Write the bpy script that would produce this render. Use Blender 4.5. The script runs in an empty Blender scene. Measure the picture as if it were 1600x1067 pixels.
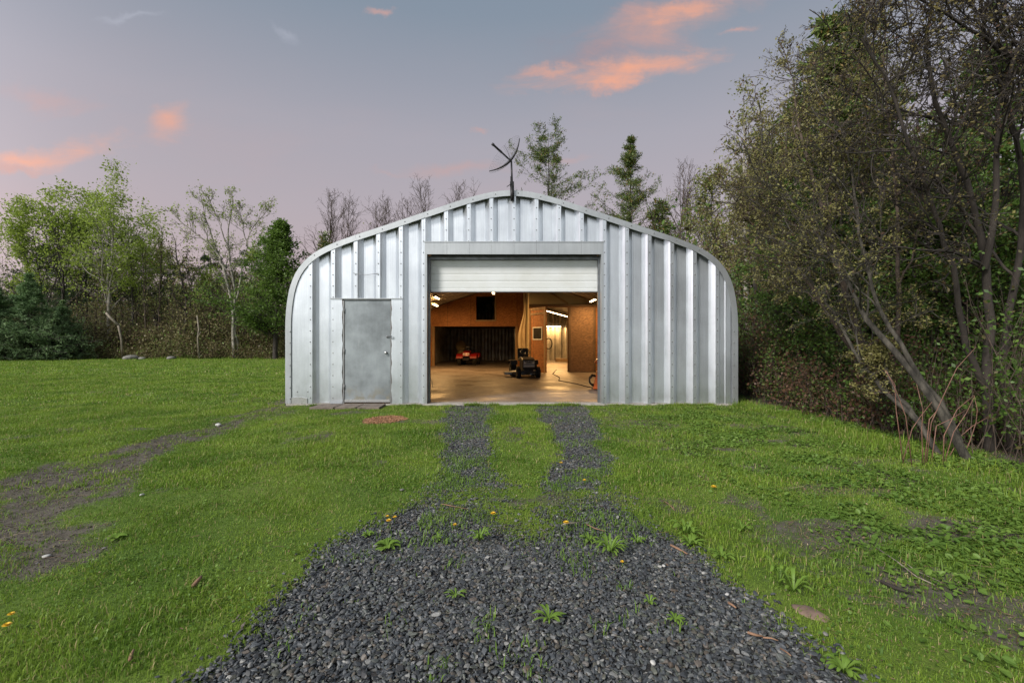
import bpy, bmesh, math, random
import numpy as np
from mathutils import Vector, Matrix

C = bpy.context.scene.collection
SC = bpy.context.scene
R = math.radians
F = 711.0            # focal length in photograph pixels (16 mm on 36 mm, 1600 px wide)
H = 1.305            # camera height

# ------------------------------------------------------------------ camera, sky, sun, exposure
cam = bpy.data.cameras.new('camera'); cam.lens = 16.0; cam.sensor_width = 36.0
cam.clip_start = 0.05; cam.clip_end = 3000
camo = bpy.data.objects.new('camera', cam); C.objects.link(camo)
camo.location = (0, 0, H); camo.rotation_euler = (R(90), 0, 0)
SC.camera = camo
SC.view_settings.view_transform = 'Standard'; SC.view_settings.look = 'None'
SC.view_settings.gamma = 1.0; SC.view_settings.exposure = 1.0
SC.cycles.max_bounces = 6; SC.cycles.diffuse_bounces = 3; SC.cycles.transparent_max_bounces = 8
SC.cycles.glossy_bounces = 3; SC.cycles.transmission_bounces = 3
SC.cycles.sample_clamp_indirect = 4.0; SC.cycles.caustics_reflective = False; SC.cycles.caustics_refractive = False

SUN_EL, SUN_AZ = 36.0, 224.0      # azimuth clockwise from +y: behind the camera on the left
SUN_STR = 2.0

class NT:
    """small helper for writing node maths"""
    def __init__(s, tree): s.t = tree; s.n = tree.nodes; s.l = tree.links
    def node(s, typ, **kw):
        nd = s.n.new(typ)
        for k, v in kw.items(): setattr(nd, k, v)
        return nd
    def put(s, sock, v):
        if isinstance(v, bpy.types.NodeSocket): s.l.new(v, sock)
        else:
            if sock.type == 'RGBA' and hasattr(v, '__len__') and len(v) == 3: v = (*v, 1)
            sock.default_value = v
    def m(s, op, a, b=0.0, c=0.0, clamp=False):
        nd = s.node('ShaderNodeMath', operation=op, use_clamp=clamp)
        s.put(nd.inputs[0], a); s.put(nd.inputs[1], b); s.put(nd.inputs[2], c); return nd.outputs[0]
    def mix(s, f, a, b, blend='MIX'):
        nd = s.node('ShaderNodeMix', data_type='RGBA', blend_type=blend)
        s.put(nd.inputs[0], f); s.put(nd.inputs[6], a); s.put(nd.inputs[7], b); return nd.outputs[2]
    def ramp(s, f, lo, hi, a=0.0, b=1.0, smooth=True):
        nd = s.node('ShaderNodeMapRange', interpolation_type='SMOOTHSTEP' if smooth else 'LINEAR')
        s.put(nd.inputs[0], f); s.put(nd.inputs[1], lo); s.put(nd.inputs[2], hi); s.put(nd.inputs[3], a); s.put(nd.inputs[4], b)
        return nd.outputs[0]
    def noise(s, vec, scale, detail=4, rough=0.55, dist=0.0):
        nd = s.node('ShaderNodeTexNoise'); 
        if vec is not None: s.put(nd.inputs['Vector'], vec)
        nd.inputs['Scale'].default_value = scale; nd.inputs['Detail'].default_value = detail
        nd.inputs['Roughness'].default_value = rough; nd.inputs['Distortion'].default_value = dist
        return nd.outputs[0]
    def mapping(s, vec, scale=(1, 1, 1), rot=(0, 0, 0), loc=(0, 0, 0)):
        nd = s.node('ShaderNodeMapping'); s.put(nd.inputs[0], vec)
        nd.inputs[1].default_value = loc; nd.inputs[2].default_value = rot; nd.inputs[3].default_value = scale
        return nd.outputs[0]

def build_world():
    w = bpy.data.worlds.new('World'); SC.world = w; w.use_nodes = True
    t = NT(w.node_tree); w.node_tree.nodes.clear()
    out = t.node('ShaderNodeOutputWorld')
    tc = t.node('ShaderNodeTexCoord').outputs['Generated']
    sep = t.node('ShaderNodeSeparateXYZ'); t.put(sep.inputs[0], tc)
    dx, dy, dz = sep.outputs
    el = t.m('MAXIMUM', dz, 0.0)
    sky = t.node('ShaderNodeTexSky', sky_type='NISHITA'); sky.sun_disc = False
    sky.sun_elevation = R(SUN_EL); sky.sun_rotation = R(SUN_AZ)
    bg1 = t.node('ShaderNodeBackground'); t.l.new(sky.outputs[0], bg1.inputs[0]); bg1.inputs[1].default_value = 0.004
    # dusk gradient: slate blue overhead to grey pink at the horizon, glow behind the camera
    cr = t.node('ShaderNodeValToRGB'); t.put(cr.inputs[0], el)
    e = cr.color_ramp.elements
    e[0].position = 0.0; e[0].color = (0.245, 0.190, 0.188, 1)
    e[1].position = 1.0; e[1].color = (0.06, 0.10, 0.16, 1)
    for p, c in ((0.14, (0.252, 0.198, 0.204)), (0.26, (0.228, 0.198, 0.213)), (0.40, (0.196, 0.187, 0.210)), (0.58, (0.118, 0.143, 0.176))):
        q = e.new(p); q.color = (*c, 1)
    # a little bluer to the left, pinker haze banks low down
    yy = t.m('MAXIMUM', dy, 0.02)
    u = t.m('DIVIDE', dx, yy); v = t.m('DIVIDE', dz, yy)
    comb = t.node('ShaderNodeCombineXYZ'); t.put(comb.inputs[0], u); t.put(comb.inputs[1], v)
    uv = comb.outputs[0]
    n1 = t.noise(t.mapping(uv, (1.2, 3.5, 1)), 1.6, 5, 0.55)
    col = t.mix(t.m('MULTIPLY', t.ramp(n1, 0.45, 0.75), t.ramp(v, 0.75, 0.1, 0.0, 0.5)), cr.outputs[0], (0.262, 0.196, 0.198))
    wn = t.node('ShaderNodeTexNoise'); t.put(wn.inputs['Vector'], uv); wn.inputs['Scale'].default_value = 3.2; wn.inputs['Detail'].default_value = 6
    wn.inputs['Roughness'].default_value = 0.62
    wsub = t.node('ShaderNodeVectorMath', operation='SUBTRACT'); t.put(wsub.inputs[0], wn.outputs[1]); wsub.inputs[1].default_value = (0.5, 0.5, 0.5)
    wsc = t.node('ShaderNodeVectorMath', operation='SCALE'); t.put(wsc.inputs[0], wsub.outputs[0]); wsc.inputs[3].default_value = 0.20
    wadd = t.node('ShaderNodeVectorMath', operation='ADD'); t.put(wadd.inputs[0], uv); t.put(wadd.inputs[1], wsc.outputs[0])
    wuv = wadd.outputs[0]
    fine = t.noise(t.mapping(uv, (0.8, 2.6, 1), (0, 0, R(-14))), 6.0, 8, 0.66, 0.5)
    def cloud(col, cu, cv, ru, rv, rot, colour, amt, sharp=0.55):
        mp = t.mapping(wuv, (1, 1, 1), (0, 0, 0), (-cu, -cv, 0))
        mp = t.mapping(mp, (1, 1, 1), (0, 0, R(-rot)))
        mp = t.mapping(mp, (1 / ru, 1 / rv, 0))
        ln = t.node('ShaderNodeVectorMath', operation='LENGTH'); t.put(ln.inputs[0], mp)
        msk = t.ramp(t.m('ADD', ln.outputs[1], t.m('MULTIPLY', t.m('SUBTRACT', 0.5, fine), 1.9)), 1.25, 1.15 - sharp * 2.1)
        msk = t.m('MULTIPLY', msk, amt)
        msk = t.m('MULTIPLY', msk, t.m('GREATER_THAN', dy, 0.02))
        return t.mix(msk, col, colour)
    OR = (0.46, 0.205, 0.125); PK = (0.30, 0.180, 0.160); GY = (0.150, 0.122, 0.142)
    q = lambda px, py: ((px - 800) / F, (533.5 - py) / F)
    for (px, py, ru, rv, rot, c, a, sh) in (
        (945, 70, 0.20, 0.085, 14, GY, 0.85, 0.9),
        (1010, 60, 0.15, 0.05, 16, PK, 0.45, 0.9),
        (1035, 26, 0.24, 0.048, 18, OR, 0.75, 1.0),
        (1085, 2, 0.10, 0.020, 20, OR, 0.6, 0.6),
        (960, 25, 0.10, 0.030, 20, PK, 0.5, 0.9),
        (985, 104, 0.235, 0.034, 10, OR, 0.95, 0.7),
        (950, 122, 0.09, 0.022, 10, OR, 0.7, 0.7),
        (855, 112, 0.05, 0.016, 5, OR, 0.5, 0.6),
        (1155, 40, 0.045, 0.010, 15, PK, 0.8, 0.6),
        (278, 198, 0.066, 0.045, 45, OR, 0.75, 0.9),
        (50, 236, 0.21, 0.036, 3, OR, 0.85, 0.8),
        (20, 255, 0.13, 0.014, 3, PK, 0.7, 0.6),
        (70, 150, 0.14, 0.030, -10, PK, 0.5, 0.8),
        (600, 14, 0.022, 0.010, -20, PK, 0.8, 0.7),
        (440, 48, 0.05, 0.014, -25, (0.24, 0.25, 0.29), 0.45, 0.8),
        (215, 12, 0.09, 0.012, 4, (0.26, 0.27, 0.31), 0.5, 0.8),
        (748, 198, 0.025, 0.010, 5, PK, 0.6, 0.6),
        (715, 272, 0.15, 0.022, 2, PK, 0.6, 0.9),
        (880, 250, 0.08, 0.010, 2, PK, 0.6, 0.9),
        (600, 280, 0.06, 0.008, 2, PK, 0.5, 0.9)):
        cu, cv = q(px, py); col = cloud(col, cu, cv, ru, rv, rot, c, a, sh)
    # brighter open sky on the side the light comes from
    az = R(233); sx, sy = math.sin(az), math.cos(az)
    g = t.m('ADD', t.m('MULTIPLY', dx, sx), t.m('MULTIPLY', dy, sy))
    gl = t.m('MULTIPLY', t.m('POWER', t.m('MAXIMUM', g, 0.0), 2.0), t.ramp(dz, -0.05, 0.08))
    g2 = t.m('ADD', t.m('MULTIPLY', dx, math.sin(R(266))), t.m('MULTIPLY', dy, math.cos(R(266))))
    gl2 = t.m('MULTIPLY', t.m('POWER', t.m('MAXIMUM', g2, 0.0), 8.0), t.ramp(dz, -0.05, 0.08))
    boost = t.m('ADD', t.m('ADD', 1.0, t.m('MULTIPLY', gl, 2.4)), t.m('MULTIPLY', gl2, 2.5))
    col = t.mix(t.m('MINIMUM', t.m('MULTIPLY', t.m('MAXIMUM', t.m('MULTIPLY', dy, -1.0), 0.0), 1.6), 0.85), col, (0.250, 0.265, 0.277))
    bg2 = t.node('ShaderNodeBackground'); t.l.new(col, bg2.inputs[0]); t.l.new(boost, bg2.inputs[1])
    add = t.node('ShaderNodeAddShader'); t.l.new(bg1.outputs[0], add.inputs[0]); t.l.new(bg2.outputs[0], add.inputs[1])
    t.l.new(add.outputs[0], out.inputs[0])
build_world()

sun = bpy.data.lights.new('sun', 'SUN'); sun.energy = SUN_STR; sun.angle = R(14); sun.color = (1.0, 0.95, 0.88)
suno = bpy.data.objects.new('sun', sun); C.objects.link(suno)
_sd = Vector((math.sin(R(SUN_AZ)) * math.cos(R(SUN_EL)), math.cos(R(SUN_AZ)) * math.cos(R(SUN_EL)), math.sin(R(SUN_EL))))
suno.rotation_euler = (-_sd).to_track_quat('-Z', 'Y').to_euler(); suno.location = (-20, -20, 25)

# ------------------------------------------------------------------ helpers
def tag(o, label=None, cat=None, group=None, kind=None):
    if label: o['label'] = label
    if cat: o['category'] = cat
    if group: o['group'] = group
    if kind: o['kind'] = kind
    return o

def thing(name, label, cat, loc=(0, 0, 0), rz=0.0, group=None):
    o = bpy.data.objects.new(name, None); C.objects.link(o); o.empty_display_size = 0.2
    o.location = loc; o.rotation_euler = (0, 0, rz)
    return tag(o, label, cat, group)

def P(px, py, D):
    """the place at depth D that the photograph shows at pixel (px, py)"""
    return Vector(((px - 800) * D / F, D, H - (py - 533.5) * D / F))

def arr_mesh(name, V, quads=None, tris=None, mats=(), parent=None, midx=None, smooth=False):
    V = np.asarray(V, dtype=np.float32).reshape(-1, 3)
    me = bpy.data.meshes.new(name)
    nq = 0 if quads is None else len(quads); nt = 0 if tris is None else len(tris)
    me.vertices.add(len(V)); me.vertices.foreach_set('co', V.ravel())
    idx = []
    if nq: idx.append(np.asarray(quads, dtype=np.int32).ravel())
    if nt: idx.append(np.asarray(tris, dtype=np.int32).ravel())
    idx = np.concatenate(idx)
    me.loops.add(len(idx)); me.loops.foreach_set('vertex_index', idx)
    me.polygons.add(nq + nt)
    tot = np.concatenate([np.full(nq, 4, np.int32), np.full(nt, 3, np.int32)])
    st = np.concatenate([[0], np.cumsum(tot)[:-1]]).astype(np.int32)
    me.polygons.foreach_set('loop_start', st); me.polygons.foreach_set('loop_total', tot)
    if midx is not None: me.polygons.foreach_set('material_index', np.asarray(midx, np.int32))
    me.polygons.foreach_set('use_smooth', np.full(nq + nt, smooth))
    for m in mats: me.materials.append(m)
    me.update(calc_edges=True); me.validate()
    o = bpy.data.objects.new(name, me); C.objects.link(o)
    if parent: o.parent = parent
    return o

class MB:
    """collects boxes, tubes, prisms and lathes; build() links them as one mesh object"""
    def __init__(s): s.v = []; s.f = []; s.mi = []; s.sm = []; s.cur = 0
    def add(s, vs, fs, smooth=False):
        b = len(s.v); s.v += [tuple(v) for v in vs]
        for f in fs: s.f.append([i + b for i in f]); s.mi.append(s.cur); s.sm.append(smooth)
        return s
    def box(s, c, d, rot=None):
        x, y, z = d[0] / 2, d[1] / 2, d[2] / 2
        vs = [Vector((sx * x, sy * y, sz * z)) for sx in (-1, 1) for sy in (-1, 1) for sz in (-1, 1)]
        if rot is not None:
            M = rot if isinstance(rot, Matrix) else Matrix.Rotation(rot, 3, 'Z')
            vs = [M @ v for v in vs]
        vs = [v + Vector(c) for v in vs]
        return s.add(vs, [(0, 1, 3, 2), (4, 6, 7, 5), (0, 4, 5, 1), (2, 3, 7, 6), (0, 2, 6, 4), (1, 5, 7, 3)])
    def box2(s, a, b): return s.box([(a[i] + b[i]) / 2 for i in range(3)], [abs(b[i] - a[i]) for i in range(3)])
    def tube(s, pts, r, k=8, caps=True):
        pts = [Vector(p) for p in pts]; n = len(pts)
        if not hasattr(r, '__len__'): r = [r] * n
        vs = []; up = None
        for i, p in enumerate(pts):
            t = (pts[min(i + 1, n - 1)] - pts[max(i - 1, 0)]).normalized()
            if up is None: up = Vector((0, 0, 1)) if abs(t.z) < 0.9 else Vector((1, 0, 0))
            a = t.cross(up).normalized(); b = a.cross(t).normalized(); up = b
            for j in range(k):
                w = 2 * math.pi * j / k
                vs.append(p + (a * math.cos(w) + b * math.sin(w)) * r[i])
        fs = [(i * k + j, i * k + (j + 1) % k, (i + 1) * k + (j + 1) % k, (i + 1) * k + j) for i in range(n - 1) for j in range(k)]
        if caps: fs += [tuple(range(k))[::-1], tuple((n - 1) * k + j for j in range(k))]
        return s.add(vs, fs, True)
    def lathe(s, prof, o=(0, 0, 0), axis='Z', k=20, closed=False):
        vs = []
        for (r, h) in prof:
            for j in range(k):
                w = 2 * math.pi * j / k; a, b = r * math.cos(w), r * math.sin(w)
                v = {'Z': (a, b, h), 'X': (h, a, b), 'Y': (a, h, b)}[axis]
                vs.append(Vector(v) + Vector(o))
        n = len(prof); rr = range(n) if closed else range(n - 1)
        fs = [(i * k + j, i * k + (j + 1) % k, ((i + 1) % n) * k + (j + 1) % k, ((i + 1) % n) * k + j) for i in rr for j in range(k)]
        return s.add(vs, fs, True)
    def prism(s, poly, x0, x1, axis='X'):
        """poly: list of (a, b); extruded along axis"""
        f = {'X': lambda a, b, t: (t, a, b), 'Y': lambda a, b, t: (a, t, b), 'Z': lambda a, b, t: (a, b, t)}[axis]
        n = len(poly); vs = [f(a, b, x0) for a, b in poly] + [f(a, b, x1) for a, b in poly]
        fs = [(i, (i + 1) % n, n + (i + 1) % n, n + i) for i in range(n)] + [tuple(range(n))[::-1], tuple(range(n, 2 * n))]
        return s.add(vs, fs)
    def ball(s, c, r, k=10, sc=(1, 1, 1)):
        vs = []; m = k // 2 + 1
        for i in range(m + 1):
            th = math.pi * i / m
            for j in range(k):
                w = 2 * math.pi * j / k
                vs.append((c[0] + r * sc[0] * math.sin(th) * math.cos(w), c[1] + r * sc[1] * math.sin(th) * math.sin(w), c[2] + r * sc[2] * math.cos(th)))
        return s.add(vs, [(i * k + j, i * k + (j + 1) % k, (i + 1) * k + (j + 1) % k, (i + 1) * k + j) for i in range(m) for j in range(k)], True)
    def build(s, name, mat, parent=None, bevel=0.0):
        me = bpy.data.meshes.new(name); me.from_pydata(s.v, [], s.f)
        for m in (mat if isinstance(mat, (list, tuple)) else [mat]): me.materials.append(m)
        me.polygons.foreach_set('material_index', s.mi); me.polygons.foreach_set('use_smooth', s.sm)
        bm = bmesh.new(); bm.from_mesh(me); bmesh.ops.remove_doubles(bm, verts=bm.verts, dist=1e-6)
        bmesh.ops.recalc_face_normals(bm, faces=bm.faces); bm.to_mesh(me); bm.free()
        me.update()
        o = bpy.data.objects.new(name, me); C.objects.link(o)
        if parent: o.parent = parent
        if bevel:
            md = o.modifiers.new('bevel', 'BEVEL'); md.width = bevel; md.segments = 2; md.limit_method = 'ANGLE'
        return o

# value noise in numpy, shared by the ground, the gravel and the grass
_rs = np.random.RandomState(5); _TAB = _rs.rand(256, 256)
def vnoise(x, y):
    x = np.asarray(x, float); y = np.asarray(y, float)
    xi = np.floor(x).astype(int); yi = np.floor(y).astype(int); fx = x - xi; fy = y - yi
    fx = fx * fx * (3 - 2 * fx); fy = fy * fy * (3 - 2 * fy)
    g = lambda a, b: _TAB[a % 256, b % 256]
    return (g(xi, yi) * (1 - fx) + g(xi + 1, yi) * fx) * (1 - fy) + (g(xi, yi + 1) * (1 - fx) + g(xi + 1, yi + 1) * fx) * fy
def fbm(x, y, s, o=4):
    a, t, r = 0.5, 0.0, 0.0
    for i in range(o):
        r = r + a * vnoise(x * s + 17.3 * i, y * s + 9.1 * i); t += a; a *= 0.55; s = s * 2.03
    return r / t
def sstep(x, a, b):
    t = np.clip((x - a) / (b - a), 0, 1); return t * t * (3 - 2 * t)

# ------------------------------------------------------------------ materials
def mat(name, col=(0.5, 0.5, 0.5), rough=0.6, metal=0.0, var=0.12, scale=6.0, bump=0.0, bscale=40.0, spec=0.5, stretch=(1, 1, 1), col2=None, emit=None, es=1.0):
    m = bpy.data.materials.new(name); m.use_nodes = True; t = NT(m.node_tree)
    b = m.node_tree.nodes['Principled BSDF']
    tc = t.node('ShaderNodeTexCoord').outputs['Object']; tc = t.mapping(tc, stretch)
    n = t.noise(tc, scale, 5, 0.6)
    f = t.ramp(n, 0.3, 0.7)
    c2 = col2 if col2 else tuple(max(0, c * (1 - 2.2 * var)) for c in col)
    t.put(b.inputs['Base Color'], t.mix(f, c2, col))
    t.put(b.inputs['Roughness'], t.ramp(n, 0.2, 0.8, min(1, rough + 0.08), max(0.03, rough - 0.08)))
    b.inputs['Metallic'].default_value = metal; b.inputs['Specular IOR Level'].default_value = spec
    if bump:
        bp = t.node('ShaderNodeBump'); bp.inputs['Strength'].default_value = bump; bp.inputs['Distance'].default_value = 0.01
        t.put(bp.inputs['Height'], t.noise(tc, bscale, 5, 0.6)); t.l.new(bp.outputs[0], b.inputs['Normal'])
    if emit:
        t.put(b.inputs['Emission Color'], emit); b.inputs['Emission Strength'].default_value = es
    return m

def leaf_mat(name, a, b, c=None, trans=0.35, patch=0.35, pw=0.4, odd=0.86):
    """leaves: colour varies leaf by leaf and clump by clump, some light comes through"""
    m = bpy.data.materials.new(name); m.use_nodes = True; t = NT(m.node_tree); m.node_tree.nodes.clear()
    out = t.node('ShaderNodeOutputMaterial')
    rnd = t.node('ShaderNodeNewGeometry').outputs['Random Per Island']
    tc = t.node('ShaderNodeTexCoord').outputs['Object']
    n = t.noise(tc, patch, 3, 0.6)
    f = t.m('ADD', t.m('MULTIPLY', rnd, 1 - pw), t.m('MULTIPLY', t.ramp(n, 0.3, 0.7), pw))
    col = t.mix(f, a, b)
    if c is not None: col = t.mix(t.m('GREATER_THAN', t.m('FRACT', t.m('MULTIPLY', rnd, 37.7)), odd), col, c)
    d = t.node('ShaderNodeBsdfDiffuse'); t.l.new(col, d.inputs[0])
    tr = t.node('ShaderNodeBsdfTranslucent'); t.l.new(col, tr.inputs[0])
    gl = t.node('ShaderNodeBsdfGlossy'); gl.inputs['Roughness'].default_value = 0.5; t.put(gl.inputs[0], (0.5, 0.5, 0.5))
    mx = t.node('ShaderNodeMixShader'); mx.inputs[0].default_value = trans; t.l.new(d.outputs[0], mx.inputs[1]); t.l.new(tr.outputs[0], mx.inputs[2])
    mg = t.node('ShaderNodeMixShader'); mg.inputs[0].default_value = 0.035; t.l.new(mx.outputs[0], mg.inputs[1]); t.l.new(gl.outputs[0], mg.inputs[2])
    t.l.new(mg.outputs[0], out.inputs[0])
    return m

def galvanised(name, base=(0.60, 0.63, 0.66), metal=0.55, rough=0.42, xs=1.0, dirt=0.25, blotch=0.06):
    m = bpy.data.materials.new(name); m.use_nodes = True; t = NT(m.node_tree)
    b = m.node_tree.nodes['Principled BSDF']
    tc = t.node('ShaderNodeTexCoord').outputs['Object']
    vor = t.node('ShaderNodeTexVoronoi'); t.put(vor.inputs['Vector'], tc); vor.inputs['Scale'].default_value = 55
    spang = t.node('ShaderNodeSeparateColor'); t.l.new(vor.outputs['Color'], spang.inputs[0])
    streak = t.noise(t.mapping(tc, (9, 9, 0.7)), 2.0, 5, 0.65)
    blot = t.noise(tc, 1.6, 5, 0.6)
    k = t.m('ADD', 0.93, t.m('MULTIPLY', spang.outputs[0], 0.03))
    k = t.m('ADD', k, t.ramp(streak, 0.3, 0.7, -0.04, 0.04)); k = t.m('ADD', k, t.ramp(blot, 0.3, 0.7, -blotch, blotch))
    hs = t.node('ShaderNodeVectorMath', operation='SCALE'); hs.inputs[0].default_value = base; t.l.new(k, hs.inputs[3])
    sep = t.node('ShaderNodeSeparateXYZ'); t.put(sep.inputs[0], tc)
    # splash dirt low on the sheet, broken up by noise
    low = t.m('MULTIPLY', t.ramp(sep.outputs[2], 0.45, 0.0), t.ramp(t.noise(tc, 5, 3, 0.5), 0.42, 0.7))
    col = t.mix(t.m('MULTIPLY', low, dirt * 2), hs.outputs[0], (0.26, 0.25, 0.21))
    stain = t.m('MULTIPLY', t.ramp(streak, 0.62, 0.8), dirt)
    col = t.mix(stain, col, (0.40, 0.40, 0.38))
    t.l.new(col, b.inputs['Base Color'])
    b.inputs['Metallic'].default_value = metal
    t.put(b.inputs['Roughness'], t.ramp(blot, 0.3, 0.7, rough - 0.03, rough + 0.05))
    # rolled ridges in the sheet and slight buckling
    wv = t.m('SINE', t.m('MULTIPLY', sep.outputs[0], 130.0))
    hgt = t.m('ADD', t.m('MULTIPLY', wv, 0.10 * xs), t.m('MULTIPLY', t.noise(t.mapping(tc, (1.5, 1.5, 0.8)), 2.2, 3, 0.5), 0.8))
    bp = t.node('ShaderNodeBump'); bp.inputs['Strength'].default_value = 0.22; bp.inputs['Distance'].default_value = 0.012
    t.l.new(hgt, bp.inputs['Height']); t.l.new(bp.outputs[0], b.inputs['Normal'])
    return m

def osb(name, a=(0.40, 0.165, 0.045), b_=(0.20, 0.07, 0.018), sheets=True):
    m = bpy.data.materials.new(name); m.use_nodes = True; t = NT(m.node_tree)
    b = m.node_tree.nodes['Principled BSDF']
    tc = t.node('ShaderNodeTexCoord').outputs['Object']
    vor = t.node('ShaderNodeTexVoronoi'); t.put(vor.inputs['Vector'], t.mapping(tc, (1, 1, 2.5), (0.3, 0.5, 0.2))); vor.inputs['Scale'].default_value = 14
    s = t.node('ShaderNodeSeparateColor'); t.l.new(vor.outputs['Color'], s.inputs[0])
    col = t.mix(s.outputs[0], b_, a)
    col = t.mix(t.ramp(t.noise(tc, 1.2, 4), 0.4, 0.75, 0, 0.5), col, tuple(c * 0.55 for c in a))
    if sheets:
        sep = t.node('ShaderNodeSeparateXYZ'); t.put(sep.inputs[0], tc)
        fr = t.m('FRACT', t.m('DIVIDE', t.m('ADD', sep.outputs[0], 40.0), 1.22))
        seam = t.m('LESS_THAN', fr, 0.014)
        col = t.mix(seam, col, (0.05, 0.03, 0.015))
    t.l.new(col, b.inputs['Base Color']); b.inputs['Roughness'].default_value = 0.7
    return m

M = {}
M['metal'] = galvanised('galvanised_sheet', (0.70, 0.735, 0.775), 0.84, 0.35, 1.0, 0.14)
M['trim'] = galvanised('galvanised_trim', (0.45, 0.47, 0.485), 0.65, 0.42, 0.0, 0.3)
M['door_metal'] = galvanised('door_sheet', (0.26, 0.285, 0.30), 0.5, 0.42, 0.0, 0.9, 0.28)
M['bolt'] = mat('bolt_steel', (0.28, 0.28, 0.28), 0.5, 0.7)
M['rib'] = mat('inside_sheet', (0.42, 0.40, 0.36), 0.45, 0.5, 0.2, 2.0)
M['white'] = mat('roller_door_paint', (0.67, 0.69, 0.695), 0.45, 0.0, 0.03, 1.5, col2=(0.60, 0.61, 0.59))
M['osb'] = osb('strand_board')
M['osb_shaded'] = osb('shaded_strand_board', (0.20, 0.115, 0.06), (0.10, 0.055, 0.03), False)  # same board, shade of the unlit right leaf put into its colour
M['lumber'] = mat('lumber', (0.34, 0.22, 0.11), 0.7, 0, 0.2, 3, stretch=(1, 1, 0.2))
M['lumber_dark'] = mat('dark_lumber', (0.13, 0.08, 0.045), 0.75, 0, 0.2, 3)
M['drywall'] = mat('tan_panel', (0.52, 0.42, 0.24), 0.8, 0, 0.08, 1.5)
M['black'] = mat('black_plastic', (0.018, 0.018, 0.02), 0.45, 0, 0.1)
M['black_steel'] = mat('black_steel', (0.03, 0.028, 0.03), 0.5, 0.5, 0.2)
M['rubber'] = mat('rubber', (0.02, 0.02, 0.02), 0.85, 0, 0.2, 20)
M['seat'] = mat('black_vinyl', (0.03, 0.03, 0.032), 0.4, 0, 0.1)
M['silver'] = mat('silver_plate', (0.6, 0.6, 0.6), 0.3, 0.7, 0.1)
M['grey_metal'] = mat('grey_metal', (0.22, 0.23, 0.24), 0.4, 0.6, 0.15)
M['red'] = mat('red_plastic', (0.34, 0.015, 0.012), 0.35, 0, 0.12)
M['orange'] = mat('orange_paint', (0.80, 0.16, 0.03), 0.35, 0, 0.12)
M['white_p'] = mat('white_plastic', (0.75, 0.74, 0.70), 0.5, 0, 0.05)
M['sheet'] = mat('plastic_sheet', (0.46, 0.36, 0.22), 0.55, 0, 0.10, 3)
M['cord'] = mat('cord_rubber', (0.30, 0.27, 0.20), 0.6)
M['glass_dark'] = mat('dark_glass', (0.012, 0.014, 0.014), 0.08, 0, 0.05)
M['slab'] = mat('weathered_slab', (0.20, 0.16, 0.13), 0.9, 0, 0.2, 9, 0.5, 50)
M['log'] = mat('pale_dead_wood', (0.27, 0.23, 0.18), 0.9, 0, 0.2, 8, 0.4, 40)
M['stick'] = mat('dry_stick', (0.30, 0.17, 0.10), 0.85, 0, 0.25, 12)
M['rock'] = mat('field_stone', (0.22, 0.21, 0.19), 0.9, 0, 0.2, 6, 0.6, 20)
M['rust_stone'] = mat('brown_flat_stone', (0.24, 0.16, 0.12), 0.85, 0, 0.2, 6, 0.4, 30)
M['sawdust'] = mat('sawdust', (0.52, 0.27, 0.14), 0.95, 0, 0.25, 30)
M['pale_stone'] = mat('pale_stone', (0.50, 0.49, 0.46), 0.8, 0, 0.12, 10)
M['yellow'] = mat('yellow_petal', (0.80, 0.50, 0.02), 0.6, 0, 0.1)
M['cane'] = mat('red_cane', (0.24, 0.12, 0.085), 0.7, 0, 0.2, 10)
M['bark'] = mat('grey_bark', (0.085, 0.075, 0.058), 0.9, 0, 0.36, 14, 1.0, 30, stretch=(1, 1, 0.35))
M['bark_pale'] = mat('pale_bark', (0.34, 0.31, 0.26), 0.85, 0, 0.3, 5, 0.5, 20)
M['bark_dark'] = mat('dark_bark', (0.048, 0.038, 0.031), 0.9, 0, 0.25, 8, 0.7, 20, stretch=(1, 1, 0.35))
M['bark_brown'] = mat('brown_twigs', (0.085, 0.060, 0.044), 0.9, 0, 0.25, 8)
M['leaf_fresh'] = leaf_mat('fresh_leaves', (0.17, 0.24, 0.035), (0.36, 0.46, 0.075), trans=0.45)
M['leaf_olive'] = leaf_mat('olive_leaves', (0.14, 0.165, 0.045), (0.30, 0.32, 0.10), (0.20, 0.12, 0.06), trans=0.4)
M['leaf_bud'] = leaf_mat('brown_buds', (0.160, 0.145, 0.050), (0.30, 0.285, 0.095), (0.10, 0.060, 0.040), trans=0.3)
M['leaf_brown'] = leaf_mat('dark_brown_buds', (0.105, 0.080, 0.036), (0.22, 0.185, 0.065), (0.08, 0.045, 0.030), trans=0.25)
M['cedar'] = leaf_mat('cedar_sprays', (0.045, 0.095, 0.020), (0.15, 0.24, 0.042), (0.13, 0.10, 0.03), trans=0.35)
M['leaf_mid'] = leaf_mat('mid_green_leaves', (0.055, 0.105, 0.020), (0.17, 0.27, 0.045), trans=0.4)
M['leaf_dark'] = leaf_mat('dark_green_leaves', (0.035, 0.080, 0.016), (0.12, 0.20, 0.036), (0.10, 0.085, 0.03), trans=0.3)
M['needle_dark'] = leaf_mat('dark_needles', (0.030, 0.055, 0.026), (0.075, 0.11, 0.045), trans=0.15)
M['needle_blue'] = leaf_mat('blue_green_needles', (0.080, 0.150, 0.060), (0.25, 0.36, 0.16), trans=0.15)
M['needle_pine'] = leaf_mat('pine_needles', (0.055, 0.095, 0.030), (0.16, 0.21, 0.045), (0.19, 0.13, 0.035), trans=0.2)
M['brush'] = leaf_mat('brush_leaves', (0.130, 0.090, 0.055), (0.23, 0.215, 0.085), (0.17, 0.25, 0.06), trans=0.3, patch=0.25)
M['far'] = leaf_mat('far_woods_leaves', (0.12, 0.12, 0.065), (0.21, 0.21, 0.10), (0.15, 0.11, 0.085), trans=0.3, patch=0.12)

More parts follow.
